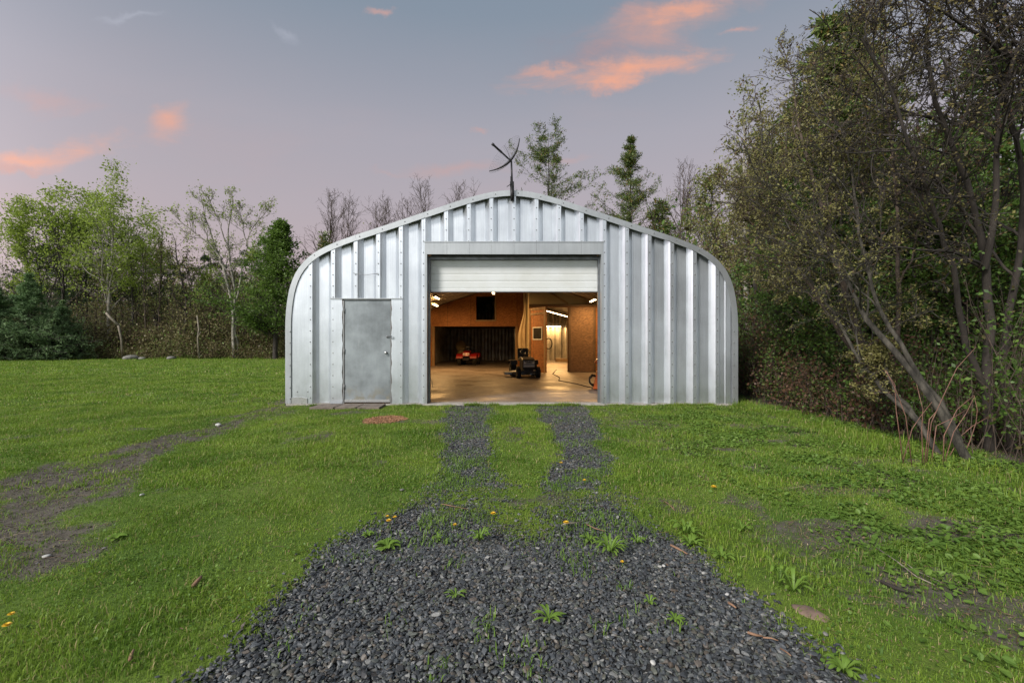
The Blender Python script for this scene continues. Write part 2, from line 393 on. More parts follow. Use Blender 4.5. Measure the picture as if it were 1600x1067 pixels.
# ------------------------------------------------------------------ ground
def gz(x, y):
    """ground height"""
    x = np.asarray(x, float); y = np.asarray(y, float)
    z = (fbm(x, y, 0.35, 3) - 0.5) * 0.10 + (fbm(x + 31, y, 2.1, 3) - 0.5) * 0.035
    near = np.exp(-((np.clip(np.abs(x) - 4.6, 0, 99)) ** 2) * 2) * sstep(y, 7.5, 9.3)
    z = z * (1 - 0.92 * near) - 0.035
    z = z - sstep(x, 5.4, 11.0) * 1.1
    z = z - 0.05 * np.exp(-((x + 4.4) / 0.8) ** 2) * sstep(y, 9.0, 7.0)
    inside = (np.abs(x) < 4.9) & (y > 9.75) & (y < 32)
    return np.where(inside, -0.25, z)

def gravel(x, y):
    x = np.asarray(x, float); y = np.asarray(y, float)
    e = (fbm(x, y, 1.7, 4) - 0.5) * 0.55
    xl = np.interp(y, [0, 1.7, 2.5, 3.0, 3.5, 3.9], [-1.32, -1.30, -1.27, -1.14, -0.96, -0.78])
    xr = np.interp(y, [0, 1.74, 2.23, 2.93, 3.5, 3.9], [1.45, 1.40, 1.27, 1.08, 0.98, 0.9])
    a = np.minimum(x - xl, xr - x) + e * 0.45
    main = sstep(a, -0.10, 0.16) * sstep(y + e * 1.3 + 0.75 * np.exp(-((x - 0.12) / 0.33) ** 2), 4.35, 3.3)
    main = main * (1 - 0.75 * sstep(y, 2.9, 3.7) * sstep(fbm(x + 9, y + 3, 3.4, 4), 0.46, 0.60))
    lc = np.interp(y, [3.4, 4.2, 5.3, 7, 8.7, 9.8], [-0.45, -0.40, -0.53, -0.70, -0.83, -0.9])
    lw = np.interp(y, [3.4, 4.2, 5.0, 5.5, 7, 8.7], [0.50, 0.42, 0.20, 0.30, 0.40, 0.44])
    rc = np.interp(y, [3.4, 4.2, 5.3, 7, 8.7, 9.8], [0.60, 0.66, 0.83, 0.95, 0.98, 1.0])
    rw = np.interp(y, [3.4, 4.2, 5.3, 7, 8.7], [0.45, 0.34, 0.30, 0.38, 0.50])
    L = sstep(lw - np.abs(x - lc) + e * 0.75, -0.08, 0.14); Rr = sstep(rw - np.abs(x - rc) + e * 0.75, -0.06, 0.12)
    patch = 1 - (1 - sstep(y, 4.5, 5.2)) * (1 - sstep(fbm(x + 9, y + 3, 2.6, 4), 0.44, 0.58)) * 0.9
    tr = np.maximum(L, Rr) * patch * sstep(y, 3.2, 3.5) * (y < 9.6)
    return np.clip(np.maximum(main, tr), 0, 1)

def dirt(x, y):
    x = np.asarray(x, float); y = np.asarray(y, float)
    e = (fbm(x + 50, y + 20, 0.9, 5) - 0.5)
    c = np.interp(y, [3.0, 3.8, 5.0, 5.93, 7.5, 9.4, 12], [-4.1, -4.15, -4.60, -4.62, -4.65, -4.85, -5.1])
    hw = np.interp(y, [3.0, 3.8, 5.0, 6.0, 9.4], [0.75, 0.70, 0.50, 0.34, 0.26])
    d = sstep(hw - np.abs(x - c + 0.3 * e) + e * 0.7, -0.22, 0.12) * (0.40 + 0.60 * sstep(fbm(x + 3, y * 0.7, 2.2, 4), 0.34, 0.5)) * sstep(y, 12, 10)
    q = 1 - np.hypot((x + 3.35) / 0.75, (y - 2.95) / 0.62) + e * 1.4
    d = np.maximum(d, sstep(q, -0.1, 0.35))
    # worn spots
    d2 = sstep(fbm(x + 70, y + 70, 1.6, 5), 0.60, 0.74) * 0.65 * (y < 14)
    # leaf litter along the wood's edge
    d3 = sstep(x + e * 1.6, 3.9, 5.2) * 0.65 * sstep(fbm(x + 8, y + 1, 2.0, 4), 0.35, 0.6) + sstep(x + e, 5.3, 6.2)
    d4 = sstep(x, 1.1, 2.2) * 0.75 * sstep(fbm(x * 0.6 + 90, y * 1.3 + 12, 1.6, 5), 0.49, 0.62)
    d5 = np.exp(-(((x - 0.15) / 0.35) ** 2 + ((y - 6.6) / 1.2) ** 2)) * sstep(fbm(x, y, 4, 3), 0.35, 0.6)
    return np.clip(np.maximum.reduce([d, d2, np.clip(d3, 0, 1), d4, d5]), 0, 1)

def build_ground():
    def axis(lo, hi, f0, f1, fine, mult):
        pts = list(np.arange(f0, f1 + fine / 2, fine)); s = fine
        x = f1
        while x < hi: s *= mult; x += s; pts.append(x)
        s = fine; x = f0; pre = []
        while x > lo: s *= mult; x -= s; pre.append(x)
        return np.array(pre[::-1] + pts)
    xs = axis(-600, 600, -7.0, 7.0, 0.055, 1.10); ys = axis(-60, 900, 1.0, 10.0, 0.055, 1.09)
    X, Y = np.meshgrid(xs, ys); Z = gz(X, Y)
    r = np.hypot(X, Y); Z = np.where(r > 60, -0.04 - sstep(X, 5.4, 11) * 1.1, Z)
    g = gravel(X, Y); Z = Z - 0.012 * g
    nx, ny = len(xs), len(ys); i = np.arange(nx * ny).reshape(ny, nx)
    q = np.stack([i[:-1, :-1], i[:-1, 1:], i[1:, 1:], i[1:, :-1]], -1).reshape(-1, 4)
    m = bpy.data.materials.new('ground_cover'); m.use_nodes = True; t = NT(m.node_tree); b = m.node_tree.nodes['Principled BSDF']
    tc = t.node('ShaderNodeTexCoord').outputs['Object']
    ag = t.node('ShaderNodeAttribute', attribute_name='gravel').outputs['Fac']; ad = t.node('ShaderNodeAttribute', attribute_name='dirt').outputs['Fac']
    n1 = t.noise(tc, 0.5, 5); n2 = t.noise(tc, 12, 6, 0.7); n3 = t.noise(tc, 90, 4, 0.7)
    grass = t.mix(t.ramp(n1, 0.35, 0.65), (0.085, 0.150, 0.020), (0.165, 0.225, 0.036)); grass = t.mix(t.ramp(n3, 0.35, 0.7, 0, 0.55), grass, (0.035, 0.060, 0.014))
    soil = t.mix(t.ramp(n2, 0.3, 0.7), (0.060, 0.051, 0.040), (0.135, 0.120, 0.098)); soil = t.mix(t.ramp(n3, 0.45, 0.75, 0, 0.6), soil, (0.19, 0.16, 0.12))
    grav = t.mix(t.ramp(n3, 0.3, 0.7), (0.020, 0.019, 0.018), (0.060, 0.058, 0.058))
    col = t.mix(t.ramp(t.m('ADD', ad, t.m('MULTIPLY', t.m('SUBTRACT', n2, 0.5), 1.3)), 0.20, 0.80), grass, soil)
    col = t.mix(t.ramp(t.m('ADD', ag, t.m('MULTIPLY', t.m('SUBTRACT', n2, 0.5), 0.4)), 0.30, 0.6), col, grav)
    t.l.new(col, b.inputs['Base Color']); b.inputs['Roughness'].default_value = 0.95; b.inputs['Specular IOR Level'].default_value = 0.2
    bp = t.node('ShaderNodeBump'); bp.inputs['Strength'].default_value = 0.8; bp.inputs['Distance'].default_value = 0.02
    t.l.new(t.m('ADD', n2, t.m('MULTIPLY', n3, 0.7)), bp.inputs['Height']); t.l.new(bp.outputs[0], b.inputs['Normal'])
    o = arr_mesh('ground', np.stack([X, Y, Z], -1), quads=q, mats=[m], smooth=True)
    for nm, v in (('gravel', g), ('dirt', dirt(X, Y))):
        a = o.data.attributes.new(nm, 'FLOAT', 'POINT'); a.data.foreach_set('value', v.astype(np.float32).ravel())
    tag(o, kind='structure')
build_ground()

# ------------------------------------------------------------------ the garage
S = 74.3; D0 = 9.57
garage = thing('metal_garage', 'silver corrugated metal garage with arched roof and half open roller door', 'garage', (0, 0, 0))
HALF = np.array([(353, 0), (353, 130), (352.2, 146), (350, 163), (346, 183), (338, 204), (325, 222), (307, 236.5), (283, 248.5), (255, 259), (200, 277), (140, 297), (80, 317), (58, 323.5), (40, 328), (20, 331.6), (0, 333)]) / S
CX = -0.007
_hx = HALF[1:, 0][::-1]; _hz = HALF[1:, 1][::-1]
def arch(x):
    return float(np.interp(abs(x - CX), _hx, _hz))
PROF = [(CX - a, b) for a, b in HALF] + [(CX + a, b) for a, b in HALF[::-1][1:]]
BACK = 31.6

def build_shell():
    # arch panels: the ribs run round the arch, so the sheet steps in and out along the length
    rows = []; y = D0 + 0.03; k = 0
    pat = [(0.0, 0.0), (0.06, 0.0), (0.14, 0.14), (0.34, 0.14), (0.42, 0.0)]
    ys = []
    while y < BACK:
        for a, d in pat: ys.append((y + a, d))
        y += 0.48
    pr = []
    P2 = np.array(PROF); seg = []
    for i in range(len(P2) - 1):
        n = max(1, int(np.linalg.norm(P2[i + 1] - P2[i]) / 0.35))
        for j in range(n): seg.append(P2[i] + (P2[i + 1] - P2[i]) * j / n)
    seg.append(P2[-1]); seg = np.array(seg)
    tan = np.gradient(seg, axis=0); tan /= np.linalg.norm(tan, axis=1)[:, None]
    nrm = np.stack([tan[:, 1], -tan[:, 0]], -1)      # towards the inside
    V = []
    for (y, d) in ys:
        q = seg + nrm * (d + 0.004); V += [(a, y, max(b, 0.0)) for a, b in q]
    n = len(seg); i = np.arange(len(V)).reshape(-1, n)
    q = np.stack([i[:-1, :-1], i[:-1, 1:], i[1:, 1:], i[1:, :-1]], -1).reshape(-1, 4)
    arr_mesh('roof_shell', V, quads=q, mats=[M['rib']], parent=garage, smooth=False)
    # back gable
    mb = MB(); xs = np.linspace(-4.7, 4.7, 80)
    for a, b in zip(xs[:-1], xs[1:]):
        k = int((a + 20) / 0.235) % 2; yo = BACK - 0.1 * k
        yb = BACK - 0.1 * (int((b + 20) / 0.235) % 2)
        mb.add([(a, yo, 0), (b, yb, 0), (b, yb, arch(b) - 0.05), (a, yo, arch(a) - 0.05)], [(0, 1, 2, 3)])
    mb.build('back_wall', M['rib'], garage)
build_shell()

PIT = 35.33 / S; X0 = (803 - 799.5) / S + CX
def front_profile():
    """(x, depth behind the flanges) along the front from left to right"""
    fl, fc, dp = 0.040, 0.0975, 0.115
    pts = [(-4.745, 0.012)]
    for k in range(-9, 10):
        c = X0 + k * PIT
        if k == -9: pts += [(c - fl - 0.004, 0.012), (c - fl, 0.0)]
        else: pts += [(c - fl - fc, dp), (c - fl, 0.0)]
        pts += [(c + fl, 0.0)]
        if k < 9: pts += [(c + fl + fc, dp)]
        else: pts += [(c + fl + 0.03, 0.03), (c + 0.16, 0.03), (c + 0.175, 0.012), (c + 0.28, 0.012), (c + 0.295, 0.026), (4.725, 0.026)]
    return pts
ZMAN = 2.207; ZBIG = 3.365
XM0, XM1 = X0 - 8 * PIT, X0 - 5 * PIT          # flanges either side of the small door
XB0, XB1 = (663 - 799.5) / S, (942.5 - 799.5) / S
def build_front():
    pts = front_profile(); V = []; Q = []; mi = []
    cuts = [XM0, XM1, XB0, XB1]
    full = []
    for (a, da), (b, db) in zip(pts[:-1], pts[1:]):
        st = sorted([a, b] + [c for c in cuts if a < c < b] + ([a + (b - a) * 0.5] if b - a > 0.05 else []))
        for s0, s1 in zip(st[:-1], st[1:]):
            f = lambda s: da + (db - da) * (s - a) / (b - a)
            full.append((s0, f(s0), s1, f(s1)))
    for (a, da, b, db) in full:
        mid = (a + b) / 2; zb = 0.0
        if XM0 < mid < XM1: zb = ZMAN
        if XB0 < mid < XB1: zb = ZBIG
        za, zc = arch(a) - 0.05, arch(b) - 0.05
        n = len(V); ya, yb = D0 + da, D0 + db
        V += [(a, ya, zb), (b, yb, zb), (b, yb, zc), (a, ya, za)]; Q.append((n, n + 1, n + 2, n + 3))
    arr_mesh('front_wall', V, quads=Q, mats=[M['metal']], parent=garage)
    # bolts: heads in rows down each flange and round the arch trim
    mb = MB()
    def bolt(x, z, y): mb.lathe([(0.0001, -0.010), (0.011, -0.010), (0.013, 0.0)], (x, y, z), 'Y', 6)
    rnd = random.Random(3)
    for k in range(-9, 10):
        x = X0 + k * PIT; z = 0.12
        while z < arch(x) - 0.16:
            zb = ZMAN if XM0 + .02 < x < XM1 - .02 else (ZBIG if XB0 < x < XB1 else 0)
            if z > zb + 0.04: bolt(x + rnd.uniform(-.003, .003), z, D0)
            z += 0.235
    z = 0.1
    while z < 1.7:
        bolt(-4.66, z, D0 - 0.014); bolt(4.66, z, D0 - 0.014); z += 0.235
    for xx in (-4.3, -4.52): bolt(xx, 0.25, D0 + 0.01)
    for x in np.arange(-4.2, 4.3, PIT): bolt(x + 0.047, arch(x + .047) - 0.055, D0 - 0.014)
    mb.build('bolt', M['bolt'], garage)['kind'] = 'stuff'
    # arch trim: an angle that follows the roof edge
    W = 0.115; mb = MB(); P2 = np.array(PROF); seg = []
    for i in range(len(P2) - 1):
        n = max(1, int(np.linalg.norm(P2[i + 1] - P2[i]) / 0.12))
        for j in range(n): seg.append(P2[i] + (P2[i + 1] - P2[i]) * j / n)
    seg.append(P2[-1]); seg = np.array(seg)
    for _ in range(2):
        s2 = seg.copy(); s2[1:-1] = (seg[:-2] + 2 * seg[1:-1] + seg[2:]) / 4; seg = s2
    tan = np.gradient(seg, axis=0); tan /= np.linalg.norm(tan, axis=1)[:, None]; nr = np.stack([tan[:, 1], -tan[:, 0]], -1)
    n = len(seg)
    def edge(o, y): return [(a, y, max(b, 0.0)) for a, b in seg + nr * o]
    yf = D0 - 0.014
    vs = edge(-0.004, D0 + 0.05) + edge(-0.004, yf) + edge(W, yf) + edge(W, yf + 0.02) + edge(-0.001, D0 + 0.25)
    fs = []
    for r in (0, 1, 2):
        for j in range(n - 1): fs.append((r * n + j, r * n + j + 1, (r + 1) * n + j + 1, (r + 1) * n + j))
    for j in range(n - 1): fs.append((0 + j, j + 1, 4 * n + j + 1, 4 * n + j))
    mb.add(vs, fs)
    # lapped joints in the trim
    for fx in (-3.5, -2.05, 1.9, 3.35, -0.6, 0.9):
        z = arch(fx); i = int(np.argmin(np.abs(seg[:, 0] - fx))); tt = tan[i]; ang = math.atan2(tt[1], tt[0])
        c = seg[i] + nr[i] * W / 2
        mb.box((c[0], yf - 0.0015, c[1]), (0.30, 0.003, W - 0.008), Matrix.Rotation(-ang, 3, 'Y'))
    mb.build('roof_edge_trim', M['trim'], garage)
build_front()

def build_openings():
    # header band over the roller door, and jambs
    mb = MB(); yf = D0 - 0.012
    x0, x1 = XB0, XB1; zt, zb = ZBIG + 0.02, 3.135
    xs = np.linspace(x0, x1, 9)
    for i, (a, b) in enumerate(zip(xs[:-1], xs[1:])):
        mb.box2((a + 0.0015, yf - 0.0012 * (i % 2), zb), (b - 0.0015, yf + 0.03, zt))
    mb.box2((x0 - 0.005, yf - 0.012, zt + 0.001), (x1 + 0.005, yf + 0.18, zt + 0.018))
    mb.build('door_header', M['trim'], garage)
    for s, x in ((-1, x0), (1, x1)):
        a = x - 0.0 if s < 0 else x - 0.05
        mb = MB(); mb.box2((a, yf - 0.002, 0), (a + 0.05, yf + 0.25, zb - 0.002)); mb.build('door_jamb', M['trim'], garage)
    mb = MB(); 
    for x in (x0 + 0.055, x1 - 0.085): mb.box2((x, D0 + 0.17, 0.002), (x + 0.03, D0 + 0.24, 3.1))
    mb.box2((x0 + 0.05, D0 + 0.20, 3.06), (x1 - 0.05, D0 + 0.24, 3.134))
    mb.build('door_track', M['grey_metal'], garage)
    # roller door, half up: ribbed white curtain
    xa, xb = x0 + 0.058, x1 - 0.058; yb = D0 + 0.26; prof = []; z = 2.39
    prof = [(yb, 2.385), (yb - 0.02, 2.385), (yb - 0.02, 2.44), (yb, 2.45)]
    z = 2.45
    while z < 3.0:
        prof += [(yb, z + 0.012), (yb - 0.008, z + 0.020), (yb - 0.008, z + 0.140), (yb, z + 0.148)]; z += 0.152
    prof += [(yb + 0.03, 3.09), (yb + 0.10, 3.15), (yb + 0.2, 3.2)]
    vs = [(xa, y, z) for y, z in prof] + [(xb, y, z) for y, z in prof]; n = len(prof)
    mb = MB(); mb.add(vs, [(i, i + 1, n + i + 1, n + i) for i in range(n - 1)])
    mb.build('roller_door', M['white'], garage)
    r = garage.children[-1] if False else None
    # bottom bar
    mb = MB(); mb.box2((xa, yb - 0.03, 2.365), (xb, yb + 0.012, 2.384)); mb.build('bottom_bar', M['grey_metal'], [c for c in C.objects if c.name == 'roller_door'][0])
    mb = MB(); mb.tube([(xa, yb + 0.35, 3.22), (xb, yb + 0.35, 3.22)], 0.13, 14); mb.build('door_drum', M['black_steel'], garage)
    # small door
    px = lambda p: (p - 799.5) / S
    d = MB(); d.box2((px(537.5), D0 + 0.018, 0.045), (px(609), D0 + 0.055, 2.165))
    sd = d.build('side_door', M['door_metal'], garage, 0.004); sd['label'] = 'scuffed grey steel side door'
    mb = MB(); mb.box2((px(537.8), D0 + 0.002, 0.03), (px(608.7), D0 + 0.017, 0.085)); mb.build('kick_plate', M['silver'], sd)
    mb = MB(); z = P(602.5, 551, D0).z; x = px(602.5)
    mb.lathe([(0.001, -0.062), (0.022, -0.06), (0.028, -0.045), (0.018, -0.03), (0.012, -0.02), (0.03, -0.012), (0.032, 0.0)], (x, D0 + 0.018, z), 'Y', 14); mb.build('door_knob', M['silver'], sd)
    mb = MB(); z2 = P(605, 526, D0).z
    mb.lathe([(0.001, -0.02), (0.024, -0.018), (0.026, 0)], (px(604.5), D0 + 0.018, z2), 'Y', 14); mb.box((px(608), D0 - 0.008, z2 + 0.01), (0.10, 0.012, 0.03)); mb.tube([(px(612), D0 - 0.02, z2), (px(612), D0 - 0.03, z2 - 0.05), (px(615), D0 - 0.02, z2 - 0.05), (px(615), D0 - 0.02, z2)], 0.006, 6)
    mb.build('latch', M['grey_metal'], sd)
    for zz in (0.35, 1.1, 1.95):
        mb = MB(); mb.tube([(px(537.2), D0 + 0.005, zz - 0.05), (px(537.2), D0 + 0.005, zz + 0.05)], 0.012, 8); mb.build('hinge', M['bolt'], sd)
    # sheet strips beside it with torn wavy cut edges, head flashing, dark frame
    mb = MB(); rnd = random.Random(8)
    for (a, b, wav) in ((px(516.5), px(534.5), 1), (px(611.5), px(628.5), -1)):
        L = []; z = 0.0; zs = [i * 0.055 for i in range(41)]
        e = [0.010 * math.sin(q * 2 * math.pi / 0.38) * abs(math.sin(q * 2 * math.pi / 0.38)) + rnd.uniform(-.003, .003) for q in zs]
        for i, q in enumerate(zs):
            xl = a if wav > 0 else a + e[i]; xr = b + e[i] if wav > 0 else b
            L.append((xl, D0 - 0.006, q)); L.append((xr, D0 - 0.006, q))
        mb.add(L, [(2 * i, 2 * i + 1, 2 * i + 3, 2 * i + 2) for i in range(len(zs) - 1)])
    mb.build('door_surround', M['metal'], garage)
    mb = MB(); mb.prism([(-4.735, 0.0), (-4.30, 0.0), (-4.31, 0.115), (-4.45, 0.135), (-4.735, 0.125)], D0 - 0.004, D0 + 0.008, 'Y'); mb.build('corner_patch', M['silver'], garage)
    mb = MB()
    for (a, b) in ((px(534.8), px(537.2)), (px(609.3), px(611.2))): mb.box2((a, D0 + 0.004, 0), (b, D0 + 0.09, 2.19))
    mb.box2((px(534.8), D0 + 0.004, 2.17), (px(611.2), D0 + 0.09, 2.192))
    mb.build('side_door_frame', M['bolt'], garage)
    mb = MB(); mb.box2((px(516), D0 - 0.03, 2.196), (px(629.5), D0 + 0.15, 2.213)); mb.build('side_door_flashing', M['trim'], garage)
    mb = MB(); mb.tube([(px(552), D0 - 0.015, P(0, 427, D0).z), (px(562), D0 - 0.02, P(0, 429, D0).z), (px(575), D0 - 0.02, P(0, 429.5, D0).z), (px(591), D0 - 0.015, P(0, 427.5, D0).z)], 0.005, 5); mb.build('cable', M['bolt'], garage)
    # slab
    m = bpy.data.materials.new('worn_concrete'); m.use_nodes = True; t = NT(m.node_tree); b = m.node_tree.nodes['Principled BSDF']
    tc = t.node('ShaderNodeTexCoord').outputs['Object']
    n1 = t.noise(tc, 0.9, 6, 0.65); n2 = t.noise(tc, 6, 6, 0.7)
    col = t.mix(t.ramp(n2, 0.3, 0.75), (0.14, 0.115, 0.10), (0.25, 0.21, 0.185)); col = t.mix(t.ramp(n1, 0.36, 0.78, 0, 0.65), col, (0.09, 0.065, 0.045))
    sepc = t.node('ShaderNodeSeparateXYZ'); t.put(sepc.inputs[0], tc)
    jn = t.m('LESS_THAN', t.m('ABSOLUTE', t.m('SUBTRACT', sepc.outputs[0], 2.3)), 0.012)
    col = t.mix(jn, col, (0.07, 0.055, 0.045))
    t.l.new(col, b.inputs['Base Color']); t.put(b.inputs['Roughness'], t.ramp(n1, 0.38, 0.70, 0.58, 0.32)); 
    mb = MB(); mb.box2((-4.74, D0 + 0.26, -0.2), (4.74, BACK + 0.1, 0.0)); mb.build('concrete_floor', m, garage)
    mb = MB(); mb.box2((-4.735, D0 - 0.035, -0.2), (4.735, D0 + 0.258, -0.003)); mb.build('sill', mat('sill_concrete', (0.42, 0.39, 0.35), 0.9, 0, 0.15, 8, 0.3), garage)
build_openings()

def sheet_wall(name, m, x0, x1, y, th, holes, parent, zcap=None, step=0.2):
    """a wall across the garage clipped to the arch, with rectangular holes (x0, x1, z0, z1)"""
    xs = sorted(set([x0, x1] + [h[i] for h in holes for i in (0, 1)] + list(np.arange(x0, x1, step)))); mb = MB()
    top = lambda x: min(arch(x) - 0.17, zcap if zcap else 99)
    for a, b in zip(xs[:-1], xs[1:]):
        if b - a < 1e-6: continue
        mid = (a + b) / 2; hs = sorted([h for h in holes if h[0] < mid < h[1]], key=lambda h: h[2])
        segs = []; z = 0.001
        for h in hs:
            if h[2] > z + 1e-4: segs.append((z, z, h[2], h[2]))
            z = h[3]
        segs.append((z, z, top(a), top(b)))
        for (za0, zb0, za1, zb1) in segs:
            for yy in (y, y + th):
                mb.add([(a, yy, za0), (b, yy, zb0), (b, yy, zb1), (a, yy, za1)], [(0, 1, 2, 3)])
    for h in holes:
        (a, b, c, d) = h
        mb.add([(a, y, c), (a, y + th, c), (a, y + th, d), (a, y, d)], [(0, 1, 2, 3)]); mb.add([(b, y, c), (b, y + th, c), (b, y + th, d), (b, y, d)], [(0, 1, 2, 3)])
        mb.add([(a, y, d), (b, y, d), (b, y + th, d), (a, y + th, d)], [(0, 1, 2, 3)])
        if c > 0.01: mb.add([(a, y, c), (b, y, c), (b, y + th, c), (a, y + th, c)], [(0, 1, 2, 3)])
    return mb.build(name, m, parent)

def build_inside():
    YB = 24.0; YR = 19.5; XS = 0.72
    w = sheet_wall('board_wall', M['osb'], -4.6, XS, YB, 0.12, [(-4.08, 0.17, 0.001, 2.10), (-1.89, -0.91, 2.44, 3.69)], garage)
    w['label'] = 'orange strand board wall with a wide dark bay under it'
    for a, b in (((-4.20, YB - 0.05, 0.002), (-4.085, YB - 0.002, 2.098)), ((0.175, YB - 0.05, 0.002), (0.30, YB - 0.002, 2.098)), ((-1.90, YB - 0.06, 2.36), (-0.84, YB - 0.002, 2.438)), ((-0.905, YB - 0.05, 2.44), (-0.84, YB - 0.002, 3.7))):
        MB().box2(a, b).build('opening_trim', M['lumber'], w)
    # loft floor and dividing wall behind
    mb = MB(); mb.box2((-4.3, YB + 0.13, 2.2), (XS - 0.06, BACK - 0.2, 2.36)); mb.build('loft_floor', M['lumber_dark'], garage)
    mb = MB()
    mb.box2((XS, YR + 0.13, 0.002), (XS + 0.1, BACK - 0.15, 3.9)); mb.build('dividing_wall', M['drywall'], garage)
    pw = sheet_wall('partition_wall', M['osb'], XS, 4.6, YR, 0.12, [(0.79, 2.39, 0.001, 2.77)], garage, zcap=2.9)
    # upper part: tan panel whose top slopes down to the right
    mb = MB(); mb.prism([(XS, 2.905), (4.3, 2.905), (3.6, 2.98), (2.0, 3.46), (1.5, 3.95), (XS, 4.1)], YR + 0.01, YR + 0.11, 'Y'); mb.build('upper_panel', M['drywall'], garage)
    mb = MB(); mb.box2((0.74, YR - 0.07, 2.79), (3.6, YR - 0.002, 2.90)); mb.build('header_beam', M['lumber_dark'], pw)
    mb = MB()
    for (a, b) in (((1.55, 3.45), (2.4, 2.93)), ((2.0, 3.52), (3.6, 3.02))):
        ang = math.atan2(b[1] - a[1], b[0] - a[0]); L = math.hypot(b[0] - a[0], b[1] - a[1])
        mb.box(((a[0] + b[0]) / 2, YR - 0.05, (a[1] + b[1]) / 2), (L, 0.06, 0.06), Matrix.Rotation(-ang, 3, 'Y'))
    mb.build('brace', M['lumber'], pw)
    # left leaf, swung towards us
    th = R(58); hx, hy = 0.80, YR - 0.02; L = 1.15
    M3 = Matrix.Rotation(-th, 4, 'Z')
    leaf = MB(); leaf.box2((0, -0.05, 0.02), (L, 0, 2.72)); lf = leaf.build('left_leaf', M['osb'], garage)
    mb = MB()
    for bx in (((0.001, -0.075, 0.021), (0.09, -0.051, 2.71)), ((L - 0.10, -0.075, 0.021), (L - 0.001, -0.051, 2.71)), ((0.1, -0.075, 2.42), (L - 0.11, -0.051, 2.50)), ((0.1, -0.075, 2.62), (L - 0.11, -0.051, 2.71))): mb.box2(*bx)
    mb.build('batten', M['lumber'], lf)
    mb = MB(); mb.box2((0.30, -0.060, 1.42), (0.88, -0.051, 1.86)); mb.build('window_pane', M['glass_dark'], lf)
    mb = MB()
    for bx in (((0.25, -0.072, 1.37), (0.93, -0.052, 1.415)), ((0.25, -0.072, 1.865), (0.93, -0.052, 1.91)), ((0.25, -0.072, 1.416), (0.295, -0.052, 1.864)), ((0.885, -0.072, 1.416), (0.93, -0.052, 1.864))): mb.box2(*bx)
    mb.build('window_frame', M['white_p'], lf)
    lf.location = (hx, hy, 0); lf.rotation_euler = (0, 0, -th)
    rl = MB(); rl.box2((2.41, YR - 0.10, 0.02), (3.56, YR - 0.05, 2.76)); rf = rl.build('right_leaf', M['osb_shaded'], garage)
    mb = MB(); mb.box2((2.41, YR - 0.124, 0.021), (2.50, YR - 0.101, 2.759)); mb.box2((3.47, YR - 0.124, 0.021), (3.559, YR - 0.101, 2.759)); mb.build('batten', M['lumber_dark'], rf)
    # frost-coloured plastic sheet hung at the corner, gathered at the top
    V = []; Q = []; zs = np.linspace(0.55, 3.75, 22); n = 18
    for i, z in enumerate(zs):
        f = (3.75 - z) / 3.2; wdt = 0.08 + 0.26 * sstep(f, 0.25, 0.75)
        for j in range(n):
            s = j / (n - 1); x = 0.62 - wdt * (1 - s) + 0.02 * math.sin(z * 3); y = 20.9 + 0.02 * math.sin(s * 11 + z * 0.6)
            V.append((x, y, z))
    i = np.arange(len(V)).reshape(len(zs), n); Q = np.stack([i[:-1, :-1], i[:-1, 1:], i[1:, 1:], i[1:, :-1]], -1).reshape(-1, 4)
    o = arr_mesh('plastic_sheet', V, quads=Q, mats=[M['sheet']], smooth=True)
    tag(o, 'pale plastic sheet hanging at the corner beside the open board door', 'curtain')
build_inside()

# ------------------------------------------------------------------ lamps inside
WARM = (1.0, 0.56, 0.20)
M['tube'] = mat('lit_tube', (0.9, 0.8, 0.6), 0.5, emit=(1.0, 0.74, 0.42), es=9.0)
M['case'] = mat('lamp_case', (0.55, 0.52, 0.46), 0.5)
def tube_lamp(label, a, b, power, drop=0.0, group='lit tube lamps inside the garage'):
    a = Vector(a); b = Vector(b); mid = (a + b) / 2
    t = thing('tube_lamp', label, 'lamp', mid, 0, group)
    d = (b - a); L = d.length; q = d.to_track_quat('X', 'Z')
    mb = MB(); mb.box((0, 0, 0.035), (L + 0.06, 0.12, 0.04)); mb.box((-L / 2 - 0.015, 0, 0), (0.02, 0.1, 0.035)); mb.box((L / 2 + 0.015, 0, 0), (0.02, 0.1, 0.035))
    if drop: mb.tube([(-L / 2.5, 0, 0.05), (-L / 2.5, 0, 0.05 + drop)], 0.004, 5); mb.tube([(L / 2.5, 0, 0.05), (L / 2.5, 0, 0.05 + drop)], 0.004, 5)
    mb.build('lamp_case', M['case'], t)
    mb = MB()
    for s in (-0.03, 0.03): mb.tube([(-L / 2, s, 0), (L / 2, s, 0)], 0.014, 8)
    mb.build('glowing_tube', M['tube'], t)
    t.rotation_mode = 'QUATERNION'; t.rotation_quaternion = q
    li = bpy.data.lights.new('lamp_light', 'AREA'); li.shape = 'RECTANGLE'; li.size = L; li.size_y = 0.08; li.energy = power; li.color = WARM
    lo = bpy.data.objects.new('lamp_light', li); C.objects.link(lo); lo.parent = t; lo.location = (0, 0, -0.03)
    return t
tube_lamp('upper lit tube lamp under the left roof ribs by the board wall', (-3.42, 20.0, 3.28), (-3.42, 21.2, 3.28), 45)
tube_lamp('lower lit tube lamp at the left wall curve by the board wall', (-3.55, 20.4, 2.98), (-3.55, 21.6, 2.98), 45)
tube_lamp('lit tube lamp just under the roller door edge at the middle of the roof', (-0.80, 18.6, 3.37), (-0.80, 19.8, 3.37), 65, 0.4)
tube_lamp('lit tube lamp above the dark right door leaf', (3.25, 17.6, 2.94), (3.25, 18.8, 2.94), 50, 0.3)
tube_lamp('bright lit tube lamp level on the back wall of the far room', (2.20, 31.25, 2.33), (3.35, 31.25, 2.33), 45)
tube_lamp('lit tube lamp sloping along the roof of the far room', (1.75, 25.0, 3.02), (3.05, 25.0, 2.66), 220)

